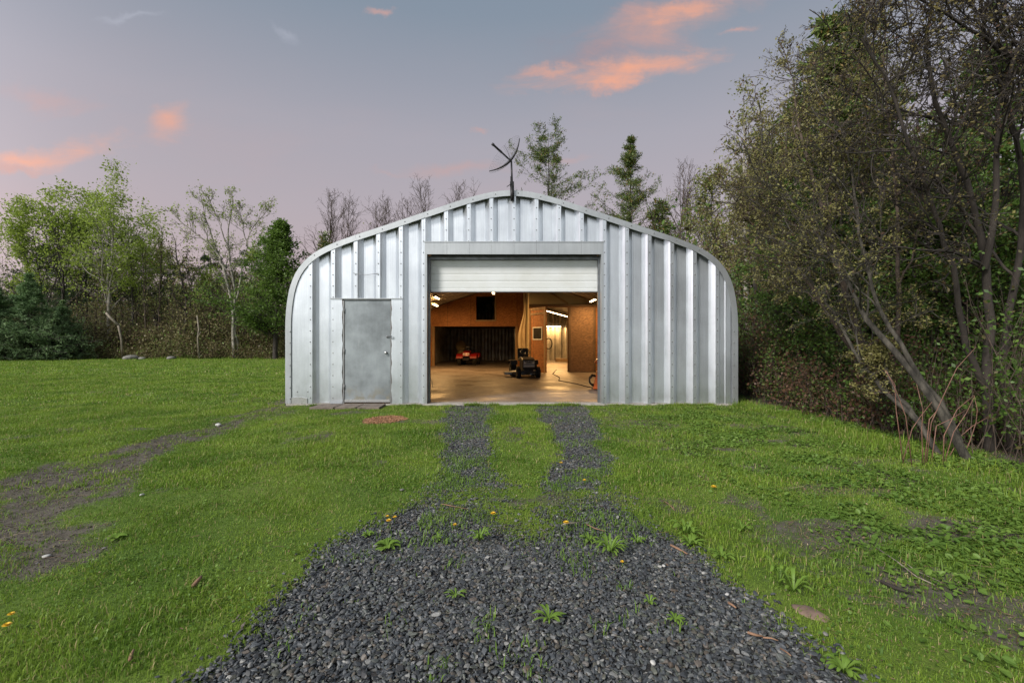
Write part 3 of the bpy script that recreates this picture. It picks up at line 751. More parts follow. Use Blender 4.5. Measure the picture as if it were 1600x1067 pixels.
# ------------------------------------------------------------------ things inside
def wheel(name, parent, c, r, w, rr, axis='X', rimmat='silver'):
    mb = MB(); h = w / 2
    mb.lathe([(rr, -h * 0.7), (r * 0.88, -h), (r * 0.97, -h * 0.7), (r, -h * 0.3), (r, h * 0.3), (r * 0.97, h * 0.7), (r * 0.88, h), (rr, h * 0.7)], c, axis, 22, True)
    for k in range(16):                       # lugs
        a = 2 * math.pi * k / 16
        off = Vector((0, math.cos(a) * r, math.sin(a) * r)) if axis == 'X' else Vector((math.cos(a) * r, 0, math.sin(a) * r))
        mb.box(Vector(c) + off, (w * 0.85, 0.03, 0.03) if axis == 'X' else (0.03, w * 0.85, 0.03), Matrix.Rotation(a, 3, 'X' if axis == 'X' else 'Y'))
    t = mb.build(name, M['rubber'], parent)
    mb = MB(); mb.lathe([(0.001, -h * 0.35), (rr * 0.5, -h * 0.4), (rr * 0.9, -h * 0.3), (rr, -h * 0.69), (rr, h * 0.69), (rr * 0.9, h * 0.3), (rr * 0.5, h * 0.4), (0.001, h * 0.35)], c, axis, 18)
    mb.build('rim', M[rimmat], t)
    return t

def ride_on_mower():
    t = thing('riding_mower', 'black ride-on lawn mower facing out in the middle of the garage floor', 'lawn mower', (0.50, 16.9, 0.0), R(8))
    # local: front towards -y
    mb = MB(); mb.prism([(-0.72, 0.30), (-0.74, 0.52), (-0.66, 0.66), (-0.45, 0.72), (0.02, 0.74), (0.02, 0.30)], -0.23, 0.23, 'X'); mb.build('hood', M['black'], t, 0.03)
    mb = MB(); mb.prism([(-0.752, 0.40), (-0.757, 0.46), (-0.700, 0.62), (-0.690, 0.60)], -0.20, 0.20, 'X'); mb.build('grille', M['silver'], t)
    for s in (-1, 1):
        mb = MB(); mb.ball((s * 0.14, -0.735, 0.545), 0.035, 10, (1.2, 0.5, 0.8)); mb.build('headlight', M['white_p'], t)
    mb = MB(); mb.box((0, 0.05, 0.30), (0.34, 1.45, 0.10)); mb.box((0, -0.62, 0.22), (0.62, 0.06, 0.06)); mb.build('chassis', M['black_steel'], t)
    for s in (-1, 1):
        wheel('front_wheel', t, (s * 0.36, -0.58, 0.19), 0.19, 0.14, 0.09); wheel('rear_wheel', t, (s * 0.40, 0.52, 0.26), 0.26, 0.22, 0.12)
        mb = MB(); mb.prism([(0.20, 0.44), (0.24, 0.60), (0.80, 0.60), (0.88, 0.42), (0.80, 0.56), (0.26, 0.55)], s * 0.27, s * 0.53, 'X'); mb.build('fender', M['black'], t)
    mb = MB(); mb.lathe([(0.001, 0.24), (0.34, 0.24), (0.42, 0.20), (0.43, 0.09), (0.40, 0.09)], (-0.18, -0.05, 0), 'Z', 26); mb.lathe([(0.001, 0.24), (0.30, 0.24), (0.36, 0.20), (0.37, 0.09)], (0.18, 0.0, 0), 'Z', 26)
    mb.prism([(-0.28, 0.10), (-0.28, 0.18), (0.15, 0.20), (0.15, 0.09)], -0.80, -0.55, 'X')
    mb.build('mower_deck', M['grey_metal'], t)
    mb = MB(); mb.box((0, 0.35, 0.62), (0.44, 0.42, 0.10)); mb.box((0, 0.58, 0.84), (0.42, 0.10, 0.42), Matrix.Rotation(-0.15, 3, 'X')); mb.build('seat', M['seat'], t, 0.035)
    mb = MB(); mb.tube([(0, -0.05, 0.72), (0, 0.06, 0.90)], 0.022, 8)
    ring = [(0.18 * math.cos(a), 0.07 + 0.14 * math.sin(a), 0.91 + 0.10 * math.sin(a)) for a in np.linspace(0, 2 * math.pi, 20)]
    mb.tube(ring, 0.015, 6, False); mb.box((0, 0.07, 0.91), (0.34, 0.03, 0.02)); mb.build('steering_wheel', M['black'], t)
ride_on_mower()

def quad_bike():
    t = thing('quad_bike', 'red quad bike parked in the dark bay under the board wall', 'quad bike', (-2.43, 25.6, 0), R(-4))
    for s in (-1, 1):
        wheel('front_wheel', t, (s * 0.42, -0.55, 0.26), 0.26, 0.20, 0.12, rimmat='grey_metal'); wheel('rear_wheel', t, (s * 0.42, 0.60, 0.26), 0.26, 0.26, 0.12, rimmat='grey_metal')
        mb = MB()
        arc = [(-0.55 + 0.36 * math.cos(a), 0.30 + 0.34 * math.sin(a)) for a in np.linspace(R(15), R(165), 9)]
        inn = [(-0.55 + 0.33 * math.cos(a), 0.30 + 0.31 * math.sin(a)) for a in np.linspace(R(165), R(15), 9)]
        mb.prism(arc + inn, s * 0.20, s * 0.56, 'X'); mb.build('front_fender', M['red'], t)
        mb = MB(); mb.prism([(a + 1.15, b + 0.02) for a, b in arc + inn], s * 0.20, s * 0.56, 'X'); mb.build('rear_fender', M['red'], t)
        mb = MB(); mb.ball((s * 0.13, -0.90, 0.62), 0.055, 10, (1, 0.5, 0.9)); mb.build('headlight', M['white_p'], t)
    mb = MB(); mb.prism([(-0.92, 0.50), (-0.86, 0.72), (-0.45, 0.80), (-0.30, 0.76), (-0.30, 0.50)], -0.20, 0.20, 'X'); mb.build('nose', M['red'], t, 0.03)
    mb = MB(); mb.box((0, 0, 0.38), (0.30, 1.5, 0.22)); mb.box((0, -0.93, 0.35), (0.34, 0.05, 0.14)); mb.tube([(-0.42, -0.55, 0.26), (0.42, -0.55, 0.26)], 0.03); mb.tube([(-0.42, 0.6, 0.26), (0.42, 0.6, 0.26)], 0.03); mb.build('engine_frame', M['black_steel'], t)
    mb = MB(); mb.prism([(-0.28, 0.76), (0.1, 0.72), (0.55, 0.80), (0.60, 0.72), (0.0, 0.60), (-0.28, 0.62)], -0.15, 0.15, 'X'); mb.build('saddle', M['seat'], t, 0.03)
    mb = MB(); mb.tube([(-0.38, -0.22, 0.98), (-0.18, -0.30, 1.0), (0, -0.32, 0.96), (0.18, -0.30, 1.0), (0.38, -0.22, 0.98)], 0.016, 7); mb.tube([(0, -0.42, 0.76), (0, -0.32, 0.96)], 0.02, 7); mb.box((0, -0.36, 1.0), (0.16, 0.1, 0.09)); mb.build('handlebar', M['black'], t)
    mb = MB()
    for y in (-0.92, -0.78, -0.64): mb.tube([(-0.36, y, 0.84), (0.36, y, 0.84)], 0.01, 6)
    for x in (-0.3, 0.3): mb.tube([(x, -0.95, 0.84), (x, -0.6, 0.84)], 0.01, 6); mb.tube([(x * 0.6, -0.8, 0.84), (x * 0.5, -0.75, 0.72)], 0.01, 6)
    mb.build('front_rack', M['black_steel'], t)
quad_bike()

def snow_blower():
    t = thing('snow_blower', 'orange and red petrol snow blower half hidden behind the right door jamb', 'snow blower', (2.84, 12.45, 0), R(-98))
    mb = MB(); mb.prism([(-0.62, 0.03), (-0.30, 0.03), (-0.26, 0.20), (-0.34, 0.46), (-0.52, 0.48)], -0.30, 0.30, 'X'); mb.build('auger_housing', M['orange'], t)
    mb = MB()
    pts = [(-0.28 + 0.56 * i / 40, -0.60 + 0.0 + 0.12 * math.cos(i * 0.9), 0.24 + 0.14 * math.sin(i * 0.9)) for i in range(41)]
    mb.tube(pts, 0.018, 5); mb.build('auger', M['black_steel'], t)
    mb = MB(); mb.tube([(0, -0.40, 0.46), (0, -0.40, 0.62), (0, -0.42, 0.72), (0.02, -0.52, 0.80)], [0.09, 0.085, 0.09, 0.10], 12); mb.build('chute', M['orange'], t)
    mb = MB(); mb.box((0, -0.05, 0.36), (0.34, 0.36, 0.22)); mb.tube([(0, 0, 0.47), (0, 0, 0.60)], 0.11, 14); mb.build('engine', M['black'], t, 0.02)
    mb = MB(); mb.ball((0.02, 0.12, 0.60), 0.13, 14, (1.1, 1, 0.75)); mb.tube([(0.02, 0.12, 0.68), (0.02, 0.12, 0.73)], 0.03, 10); mb.build('fuel_tank', M['red'], t)
    for s in (-1, 1): wheel('wheel', t, (s * 0.28, 0.05, 0.17), 0.17, 0.12, 0.07, rimmat='white_p')
    mb = MB()
    for s in (-1, 1): mb.tube([(s * 0.2, 0.05, 0.35), (s * 0.24, 0.55, 0.85), (s * 0.25, 0.70, 0.95)], 0.014, 7)
    mb.tube([(-0.25, 0.68, 0.94), (0.25, 0.68, 0.94)], 0.014, 7); mb.build('handle', M['black_steel'], t)
snow_blower()

o = MB().box2((2.85, 29.2, 0.002), (3.95, 30.0, 0.17)); o.box2((2.82, 29.17, 0.171), (3.98, 30.03, 0.20)); tag(o.build('low_platform', M['lumber']), 'low wooden platform on the floor of the far lit room', 'platform')
mb = MB(); c = P(720, 536, 28.5)
mb.ball((c.x, c.y, 1.02), 0.34, 14, (0.95, 0.7, 1.05)); mb.tube([(c.x, c.y, 0.0), (c.x, c.y, 0.75)], [0.26, 0.2], 14)
tag(mb.build('sack', M['drywall']), 'pale round sack standing in the dark behind the red quad bike', 'sack')
# coiled hose on the far room side of the open leaf
mb = MB(); c = P(855.5, 537, 21.0); cc = Vector((c.x + 0.05, 21.0, c.z))
mb = MB(); pts = [(cc.x + 0.0 + 0.16 * math.cos(a), cc.y + 0.003 * a, cc.z + 0.24 * math.sin(a)) for a in np.linspace(0, 8 * math.pi, 90)]
mb.tube(pts, 0.022, 6); tag(mb.build('hose_coil', M['bark_dark']), 'dark coiled hose hanging beside the open board door', 'hose')
# cords and wires
def cord(name, label, pts, r=0.008, m='cord'):
    mb = MB(); mb.tube(pts, r, 6); tag(mb.build(name, M[m]), label, 'cord')
cord('hanging_cord', 'thin pale cord hanging down inside the left door jamb', [(-1.82, 10.05, 3.0), (-1.815, 10.05, 2.2), (-1.79, 10.04, 1.5), (-1.80, 10.05, 1.25), (-1.82, 10.05, 0.8), (-1.80, 10.03, 0.5), (-1.76, 10.0, 0.42), (-1.74, 10.0, 0.30)], 0.006)
cord('extension_cord', 'long extension cord trailing over the wet floor towards the far room', [P(873, 570.2, 25.4), Vector((2.05, 21, .012)), Vector((1.62, 18.2, .012)), Vector((1.72, 16.4, 0.012)), Vector((1.55, 15.1, 0.012)), Vector((1.95, 14.0, 0.012)), Vector((2.3, 12.5, 0.012))] [1:], 0.012, 'bark_dark')
cord('wall_wire', 'loose dark wire running down the right side inside the garage', [(3.62, 17.5, 2.9), (3.60, 17.3, 2.2), (3.40, 16.0, 1.6), (3.05, 14.8, 1.5), (2.9, 14.2, 0.9), (2.86, 14.2, 0.0)], 0.012, 'black')

# ------------------------------------------------------------------ dish on the gable
def mesh_dish():
    D = D0 - 0.06
    hub = P(799, 252, D); t = thing('satellite_dish', 'open wire mesh satellite dish on a dark mast at the roof peak', 'satellite dish', P(800.5, 314, D))
    o = t.location
    mb = MB(); mb.tube([P(800.5, 314, D) - o, P(800.2, 290, D) - o], 0.040, 8); mb.tube([P(800.2, 290, D) - o, P(799, 252, D) - o], 0.019, 8); mb.build('mast', M['black_steel'], t)
    mb = MB(); mb.box(P(800, 288, D) - o, (0.085, 0.07, 0.09)); mb.box(P(798.5, 283, D) - o, (0.03, 0.10, 0.16)); mb.tube([P(792, 292, D) - o, P(801, 286, D) - o], 0.008, 6); mb.build('mast_bracket', M['black_steel'], t)
    ax = (P(770, 225, D) - hub).normalized()               # the dish looks up and to the left
    u = (P(814, 210, D) - P(769, 263, D)).normalized(); u = (u - ax * u.dot(ax)).normalized(); v = ax.cross(u)
    Rr = 0.465; dep = 0.17
    c0 = P(797.5, 251, D) - o
    def pt(r, a): return c0 + (u * math.cos(a) + v * math.sin(a)) * r + ax * dep * (r / Rr) ** 2
    mb = MB()
    for k in range(2):
        a = k * math.pi
        mb.tube([pt(r, a) for r in np.linspace(0.0, Rr, 9)], list(np.linspace(0.026, 0.009, 9)), 6)
    for a in (math.pi * .5, math.pi * 1.5):
        mb.tube([pt(r, a) for r in np.linspace(0.0, Rr, 9)], list(np.linspace(0.005, 0.003, 9)), 6)
    mb.build('dish_rib', M['black_steel'], t)
    mb = MB()
    for k in range(40):
        a = 2 * math.pi * (k + .5) / 40; mb.tube([pt(r, a) for r in np.linspace(0.08 if k % 2 else 0.2, Rr, 5)], 0.0009, 3, False)
    for r in np.linspace(0.08, Rr, 14): mb.tube([pt(r, a) for a in np.linspace(0, 2 * math.pi, 33)], 0.0009 if r < Rr - 0.01 else 0.0013, 3, False)
    mb.build('dish_mesh', M['grey_metal'], t)
    mb = MB(); tip = P(769, 225, D) - o
    mb.tube([c0, c0.lerp(tip, 0.45), c0.lerp(tip, 0.46), c0.lerp(tip, 0.9), c0.lerp(tip, 0.91), tip], [0.018, 0.018, 0.024, 0.022, 0.030, 0.030], 8); mb.build('feed_arm', M['black_steel'], t)
mesh_dish()

# ------------------------------------------------------------------ paving, sawdust, rocks
px = lambda p: (p - 799.5) / S
for i, (a, b, lab) in enumerate(((505, 541, 'left grey paving slab at the foot of the side door'), (541.5, 573, 'middle grey paving slab at the foot of the side door'), (573.5, 607, 'right grey paving slab at the foot of the side door'))):
    z = float(gz((px(a) + px(b)) / 2, 9.2))
    mb = MB(); mb.box(((px(a) + px(b)) / 2 - 0.02, 9.20, z + 0.022), (px(b) - px(a) - 0.012, 0.52, 0.05), R(1.5 * (i - 1)))
    tag(mb.build('paving_slab', M['slab'], None, 0.008), lab, 'paving slab', 'slabs at the side door')

# ------------------------------------------------------------------ growing things
UP = np.array([0, 0, 1.0])
def nrmz(v): return v / np.maximum(np.linalg.norm(v, axis=-1, keepdims=True), 1e-9)

def grow(rng, start, d, length, n, wander, up=0.0):
    """polylines (B, n+1, 3) that wander from start along d"""
    B = len(start); pts = np.empty((B, n + 1, 3)); pts[:, 0] = start; d = nrmz(d.copy()); st = (length / n)[:, None]
    for i in range(n):
        d = nrmz(d + rng.normal(0, wander, (B, 3)) + UP * up)
        pts[:, i + 1] = pts[:, i] + d * st
    return pts

def tubes(sets, k_of):
    """sets of (pts (B,n,3), radii (B,n)) -> one vertex/quad soup"""
    V, Q = [], []; base = 0
    for (p, r), k in zip(sets, k_of):
        B, n, _ = p.shape
        t = np.gradient(p, axis=1); t = nrmz(t)
        ref = np.where(np.abs(t[..., 2:3]) < 0.9, UP, np.array([1.0, 0, 0]))
        a = nrmz(np.cross(t, ref)); b = np.cross(a, t)
        w = 2 * np.pi * np.arange(k) / k
        ring = p[:, :, None] + (a[:, :, None] * np.cos(w)[:, None] + b[:, :, None] * np.sin(w)[:, None]) * r[:, :, None, None]
        V.append(ring.reshape(-1, 3))
        i = np.arange(B * n * k).reshape(B, n, k) + base; j = np.roll(i, -1, axis=2)
        Q.append(np.stack([i[:, :-1], j[:, :-1], j[:, 1:], i[:, 1:]], -1).reshape(-1, 4)); base += B * n * k
    return np.concatenate(V), np.concatenate(Q)

def branch(rng, p, r, L, cnt, lenf, angle, tmin, tmax, n, wander, up, rr, aspread=0.25, flat=0.0, lenmul=None, whorl=0):
    """cnt children per parent; returns child polylines, radii, lengths"""
    B, m, _ = p.shape
    t = rng.uniform(tmin, tmax, (B, cnt)); t = np.sort(t, axis=1)
    if whorl: t = np.clip(np.round(t * whorl) / whorl + rng.normal(0, 0.1 / whorl, t.shape), tmin, tmax)
    f = t * (m - 1); i = np.minimum(f.astype(int), m - 2); fr = (f - i)[..., None]
    bi = np.arange(B)[:, None]
    pos = p[bi, i] * (1 - fr) + p[bi, i + 1] * fr; tan = nrmz(p[bi, i + 1] - p[bi, i])
    pr = (r[bi, i] * (1 - fr[..., 0]) + r[bi, i + 1] * fr[..., 0])
    ln = (L[:, None] * lenf(t) if lenmul is None else lenf(t) + 0 * L[:, None]) * rng.uniform(0.65, 1.2, t.shape)
    rnd = rng.normal(0, 1, (B, cnt, 3)); rnd[..., 2] *= (1 - flat)
    perp = nrmz(rnd - tan * (rnd * tan).sum(-1, keepdims=True))
    an = rng.normal(angle, aspread, t.shape)[..., None]
    d = tan * np.cos(an) + perp * np.sin(an)
    d = d.reshape(-1, 3); pos = pos.reshape(-1, 3); ln = ln.reshape(-1); pr = pr.reshape(-1)
    q = grow(rng, pos, d, ln, n, wander, up)
    r0 = np.minimum(pr * rr, pr * 0.9)
    rad = r0[:, None] * np.linspace(1, 0.35, n + 1)[None]
    return q, rad, ln

def leaves(rng, p, cnt, size, jit, aspect=0.5, updir=0.0, along=0.0, tmin=0.2, svar=0.35):
    """cnt small leaves near each polyline; diamond shaped, facing every way"""
    B, m, _ = p.shape
    t = rng.uniform(tmin, 1, (B, cnt)); f = t * (m - 1); i = np.minimum(f.astype(int), m - 2); fr = (f - i)[..., None]; bi = np.arange(B)[:, None]
    c = (p[bi, i] * (1 - fr) + p[bi, i + 1] * fr); tan = nrmz(p[bi, i + 1] - p[bi, i]).reshape(-1, 3)
    c = c.reshape(-1, 3) + rng.normal(0, jit, (B * cnt, 3))
    N = len(c)
    a = nrmz(rng.normal(0, 1, (N, 3)) + tan * along * 2 + UP * updir); b = nrmz(np.cross(a, rng.normal(0, 1, (N, 3))))
    s = (size * np.clip(rng.normal(1, svar, N), 0.35, 2))[:, None]
    V = np.stack([c, c + a * s * .5 + b * s * aspect * .5, c + a * s, c + a * s * .5 - b * s * aspect * .5], 1).reshape(-1, 3)
    return V, np.arange(N * 4).reshape(-1, 4)

def merge(lst):
    V, Q, b = [], [], 0
    for v, q in lst:
        V.append(v); Q.append(q + b); b += len(v)
    return np.concatenate(V), np.concatenate(Q)

def plant(name, label, cat, base, woods, ks, leafset, bark, leafm, group=None, rz=0, crown='crown', kind=None, trunk='trunk'):
    t = thing(name, label, cat, base, rz, group)
    v, q = tubes(woods, ks); arr_mesh(trunk, v, quads=q, mats=[M[bark]], parent=t, smooth=True)
    if leafset is not None:
        v, q = merge(leafset) if isinstance(leafset, list) else leafset
        arr_mesh(crown, v, quads=q, mats=[M[leafm]], parent=t)
    return t

def copy_plant(src, label, loc, rz, sc, group=None):
    c = src.copy(); C.objects.link(c); c.location = loc; c.rotation_euler = (0, 0, rz); c.scale = (sc, sc, sc)
    c['label'] = label
    if group: c['group'] = group
    for ch in list(src.children):
        d = ch.copy(); C.objects.link(d); d.parent = c
    return c

def trunk_line(rng, h, n=12, lean=(0, 0), wob=0.02, r0=0.15, r1=0.02, pw=1.0):
    z = np.linspace(0, 1, n); w = np.cumsum(rng.normal(0, wob * h / n * 3, (n, 2)), 0); w -= w[0]
    p = np.stack([lean[0] * z ** 1.3 + w[:, 0], lean[1] * z ** 1.3 + w[:, 1], h * z], -1)[None]
    return p, (r1 + (r0 - r1) * (1 - z) ** pw)[None]

def path_line(pts, r0, r1, n=14, rng=None, wob=0.0):
    pts = np.array(pts, float); d = np.concatenate([[0], np.cumsum(np.linalg.norm(np.diff(pts, axis=0), axis=1))])
    s = np.linspace(0, d[-1], n); p = np.stack([np.interp(s, d, pts[:, k]) for k in range(3)], -1)
    for _ in range(2): p[1:-1] = (p[:-2] + 2 * p[1:-1] + p[2:]) / 4
    if rng is not None: p[1:-1] += rng.normal(0, wob, (n - 2, 3))
    return p[None], np.linspace(r0, r1, n)[None]

def broadleaf(seed, h, r0=0.12, lean=(0, 0), start=0.3, spread=0.32, n1=14, n2=6, n3=5, leafn=6, lsize=0.16, ljit=0.12, up=0.10, ang=0.75, wob=0.02, trunks=None, wander=0.16, n4=0, tk=1.0):
    rng = np.random.default_rng(seed)
    tp, tr = trunks if trunks is not None else trunk_line(rng, h, 14, lean, wob, r0, 0.015)
    L0 = np.full(len(tp), h)
    b1 = branch(rng, tp, tr, L0, n1, lambda t: spread * (1.15 - 0.75 * np.clip((t - start) / (1 - start), 0, 1)), ang, start, 0.97, 8, wander, up, 0.55)
    b2 = branch(rng, *b1, n2, lambda t: 0.55 - 0.2 * t, 0.7, 0.2, 0.98, 5, wander, up * 0.7, 0.6)
    b3 = branch(rng, *b2, n3, lambda t: 0.55 - 0.15 * t, 0.7, 0.15, 0.98, 4, wander, 0.03, 0.65)
    mr = lambda b, mn: (b[0], np.maximum(b[1], mn))
    sets = [(tp, tr), mr(b1, .008 * tk), mr(b2, .005 * tk), mr(b3, .0035 * tk)]; ks = [9, 6, 4, 3]
    lf = []
    tw = b3
    if n4:
        b4 = branch(rng, *b3, n4, lambda t: 0.6 - 0.15 * t, 0.7, 0.1, 0.98, 3, wander, 0.0, 0.7); sets.append(mr(b4, .0022)); ks.append(3); tw = b4
    if leafn:
        lf.append(leaves(rng, tw[0], leafn, lsize, ljit)); lf.append(leaves(rng, b2[0], max(1, leafn // 2), lsize, ljit))
    return sets, ks, lf or None

def conifer(seed, h, w, r0=0.18, n=110, start=0.04, droop=-0.06, ang=1.35, lsize=0.2, leafn=7, n2=9, power=0.9, jit=0.05, lean=(0, 0), gaps=0.0, aspect=0.28, whorl=0):
    rng = np.random.default_rng(seed); tp, tr = trunk_line(rng, h, 14, lean, 0.006, r0, 0.015)
    def ln(t):
        f = np.clip((t - start) / (1 - start), 0, 1)
        base = w * (1 - f) ** power + 0.12
        return base * (1 - gaps * (rng.uniform(0, 1, t.shape) > 0.5))
    b1 = branch(rng, tp, tr, np.array([h]), n, ln, ang, start, 0.995, 7, 0.05, -droop * -1 if False else droop, 0.28, 0.14, lenmul=1, whorl=whorl)
    b2 = branch(rng, *b1, n2, lambda t: 0.38 - 0.22 * t, 0.85, 0.12, 0.98, 4, 0.08, 0.0, 0.5, flat=0.6)
    mr = lambda b, mn: (b[0], np.maximum(b[1], mn))
    lf = [leaves(rng, b2[0], leafn, lsize, jit, aspect, 0.1, 0.7, 0.0), leaves(rng, b1[0], leafn, lsize * .8, jit, aspect, 0.1, 0.6, 0.35)]
    return [(tp, tr), mr(b1, .010), mr(b2, .006)], [8, 4, 3], lf

def G(px_, D, y=None):
    x = (px_ - 800) * D / F; return (x, D, float(gz(x, D)))

# ---- left of the garage, from the near spruces back to the wood
s, k, l = conifer(11, 6.1, 4.2, 0.16, 190, 0.01, -0.015, 1.38, 0.15, 20, 12, 1.3, 0.045, aspect=0.2, whorl=17)
spr = plant('spruce_tree', 'dense blue green spruce with a pointed top at the far left of the lawn', 'spruce', G(47, 33), s, k, l, 'bark_dark', 'needle_blue', 'young spruces on the lawn')
copy_plant(spr, 'blue green spruce cut by the left edge of the photo', G(-12, 32), 2.1, 0.92, 'young spruces on the lawn')
copy_plant(spr, 'shorter blue green spruce half hidden at the right of the pointed one', G(98, 35), 4.0, 0.72, 'young spruces on the lawn')

LG = 'leafy trees behind the left lawn'
s, k, l = broadleaf(21, 16.0, 0.17, (0.2, 0), 0.26, 0.36, 24, 7, 5, 7, 0.21, 0.28, 0.10, 0.75)
plant('tall_tree', 'tallest yellow green leafy tree rising above the left wood', 'tree', G(172, 36.5), s, k, l, 'bark_pale', 'leaf_fresh', LG).scale = (0.9, 0.9, 0.84)
s, k, l = broadleaf(22, 12.6, 0.13, (-1.2, 0), 0.28, 0.44, 20, 6, 5, 7, 0.20, 0.28, 0.10, 0.8)
rt_ = plant('round_tree', 'yellow green round-headed tree just left of the tallest leafy tree', 'tree', G(104, 38), s, k, l, 'bark_dark', 'leaf_fresh', LG)
s, k, l = broadleaf(23, 14.0, 0.14, (-0.8, 0), 0.25, 0.12, 20, 5, 4, 5, 0.17, 0.14, 0.12, 0.6, 0.05)
plant('slender_tree', 'slender crooked tree with sparse leaves above the blue green spruces', 'tree', G(52, 40), s, k, l, 'bark', 'leaf_fresh', LG)
s, k, l = broadleaf(24, 11.8, 0.10, (-0.6, 0), 0.25, 0.16, 16, 6, 4, 4, 0.15, 0.18, 0.14, 0.6)
a_ = plant('sapling', 'thin fresh green tree just right of the tallest leafy tree', 'tree', G(212, 37.5), s, k, l, 'bark', 'leaf_fresh', LG)
s, k, l = broadleaf(25, 11.0, 0.11, (0.4, 0), 0.2, 0.17, 18, 6, 5, 2, 0.13, 0.16, 0.14, 0.6)
b_ = plant('sapling', 'thin dark twiggy tree with few leaves left of the gap in the left wood', 'tree', G(243, 38), s, k, l, 'bark_dark', 'leaf_olive', LG)
s, k, l = broadleaf(26, 10.2, 0.16, (-1.0, 0), 0.30, 0.24, 14, 6, 5, 3, 0.14, 0.16, 0.12, 0.7, 0.035)
plant('dark_tree', 'dark knotty tree with reddish buds left of the pale forked tree', 'tree', G(288, 37), s, k, l, 'bark_dark', 'leaf_olive', LG)
# big bare forked tree with two pale stems
rng = np.random.default_rng(31)
def forked():
    o = np.array(G(366, 35.5)); L = lambda pts: [np.array(P(a, b, c)) - o for a, b, c in pts]
    paths = [
        (L([(366, 560, 35.5), (365, 520, 35.5), (363, 470, 35.5), (352, 420, 35.5), (335, 380, 35.5), (322, 345, 35.4), (312, 300, 35.4)]), 0.14, 0.02),
        (L([(372, 560, 35.7), (370, 520, 35.7), (368, 460, 35.7), (357, 390, 35.8), (354, 350, 36), (366, 320, 36), (360, 295, 36)]), 0.12, 0.02),
        (L([(352, 420, 35.5), (330, 380, 35.2), (300, 362, 35.0), (282, 345, 34.8), (262, 324, 34.6)]), 0.08, 0.02),
        (L([(369, 470, 35.7), (380, 420, 36), (385, 375, 36.2), (402, 345, 36.4), (420, 325, 36.5)]), 0.07, 0.02),
        (L([(385, 385, 36.2), (378, 350, 36.2), (374, 325, 36.2)]), 0.05, 0.018),
        (L([(357, 390, 35.8), (345, 350, 35.6), (330, 322, 35.5), (326, 305, 35.5)]), 0.05, 0.016)]
    tp, tr = zip(*[path_line(p, a, b, 14, rng, 0.05) for p, a, b in paths]); tp = np.concatenate(tp); tr = np.concatenate(tr)
    L0 = np.full(len(tp), 5.0)
    b1 = branch(rng, tp, tr, L0, 14, lambda t: 0.42 - 0.2 * t, 0.7, 0.35, 0.99, 6, 0.16, 0.08, 0.5)
    b2 = branch(rng, *b1, 6, lambda t: 0.5 - 0.2 * t, 0.7, 0.2, 0.98, 4, 0.16, 0.04, 0.6)
    b3 = branch(rng, *b2, 4, lambda t: 0.5 - 0.2 * t, 0.7, 0.2, 0.98, 3, 0.16, 0.0, 0.6)
    mr = lambda b, mn: (b[0], np.maximum(b[1], mn))
    lf = [leaves(rng, b3[0], 1, 0.13, 0.12), leaves(rng, b2[0][::2], 2, 0.16, 0.2)]
    plant('forked_tree', 'big nearly bare forked tree with two pale stems left of the garage', 'tree', tuple(o), [(tp, tr), mr(b1, .014), mr(b2, .008), mr(b3, .006)], [8, 5, 3, 3], lf, 'bark_pale', 'leaf_fresh', LG)
forked()
s, k, l = broadleaf(27, 9.5, 0.10, (0.3, 0), 0.3, 0.22, 14, 6, 4, 5, 0.16, 0.2, 0.1, 0.7)
copy_plant(plant('small_tree', 'small fresh green tree behind the pale forked tree, left side', 'tree', G(328, 39), s, k, l, 'bark_dark', 'leaf_fresh', LG), 'small fresh green tree behind the pale forked tree, right side', G(398, 39), 2.2, 0.95, LG)
s, k, l = conifer(28, 11.0, 5.2, 0.17, 150, 0.12, 0.04, 1.05, 0.16, 20, 10, 1.0, 0.16, aspect=0.45, lean=(0.3, 0), gaps=0.45)
plant('cedar_tree', 'dense dark green cedar next to the left side of the garage', 'cedar', G(430, 34), s, k, l, 'bark_dark', 'leaf_mid', None).scale = (1.12, 1.12, 0.92)
s, k, l = conifer(29, 12.4, 5.6, 0.17, 36, 0.36, 0.0, 1.52, 0.22, 22, 16, 0.30, 0.10, gaps=0.25, aspect=0.25, whorl=12)
pn = plant('pine_tree', 'dark pine with flat layered limbs behind the round-headed leafy tree', 'pine', G(128, 42), s, k, l, 'bark_dark', 'needle_dark', 'dark pines in the left wood')
for p_, D_, rz, sc, lab, g_ in ((70, 39, 1.2, 0.86, 'low round leafy tree over the pointed blue green spruce', 'r'), (132, 41, 2.7, 1.0, 'leafy tree filling the space between the round-headed and the tallest tree', 'r'), (228, 40, 5.2, 0.78, 'thin crowned leafy tree right behind the thin fresh green one', 'r')):
    copy_plant(rt_, lab, G(p_, D_), rz, sc, LG)
for i, (p_, D_, rz, sc, lab) in enumerate(((205, 44, 1.3, 0.92, 'dark pine with flat limbs behind the tallest leafy tree'), (72, 45, 2.6, 0.85, 'dark pine with flat limbs rising over the blue green spruces'), (330, 47, 3.9, 0.80, 'dark pine with flat limbs seen through the gap left of the pale forked tree'), (268, 46, 5.1, 0.72, 'dark low pine behind the knotty tree with reddish buds'), (392, 46, 0.7, 0.82, 'dark pine behind the pale forked tree beside the green cedar'))):
    copy_plant(pn, lab, G(p_, D_), rz, sc, 'dark pines in the left wood')
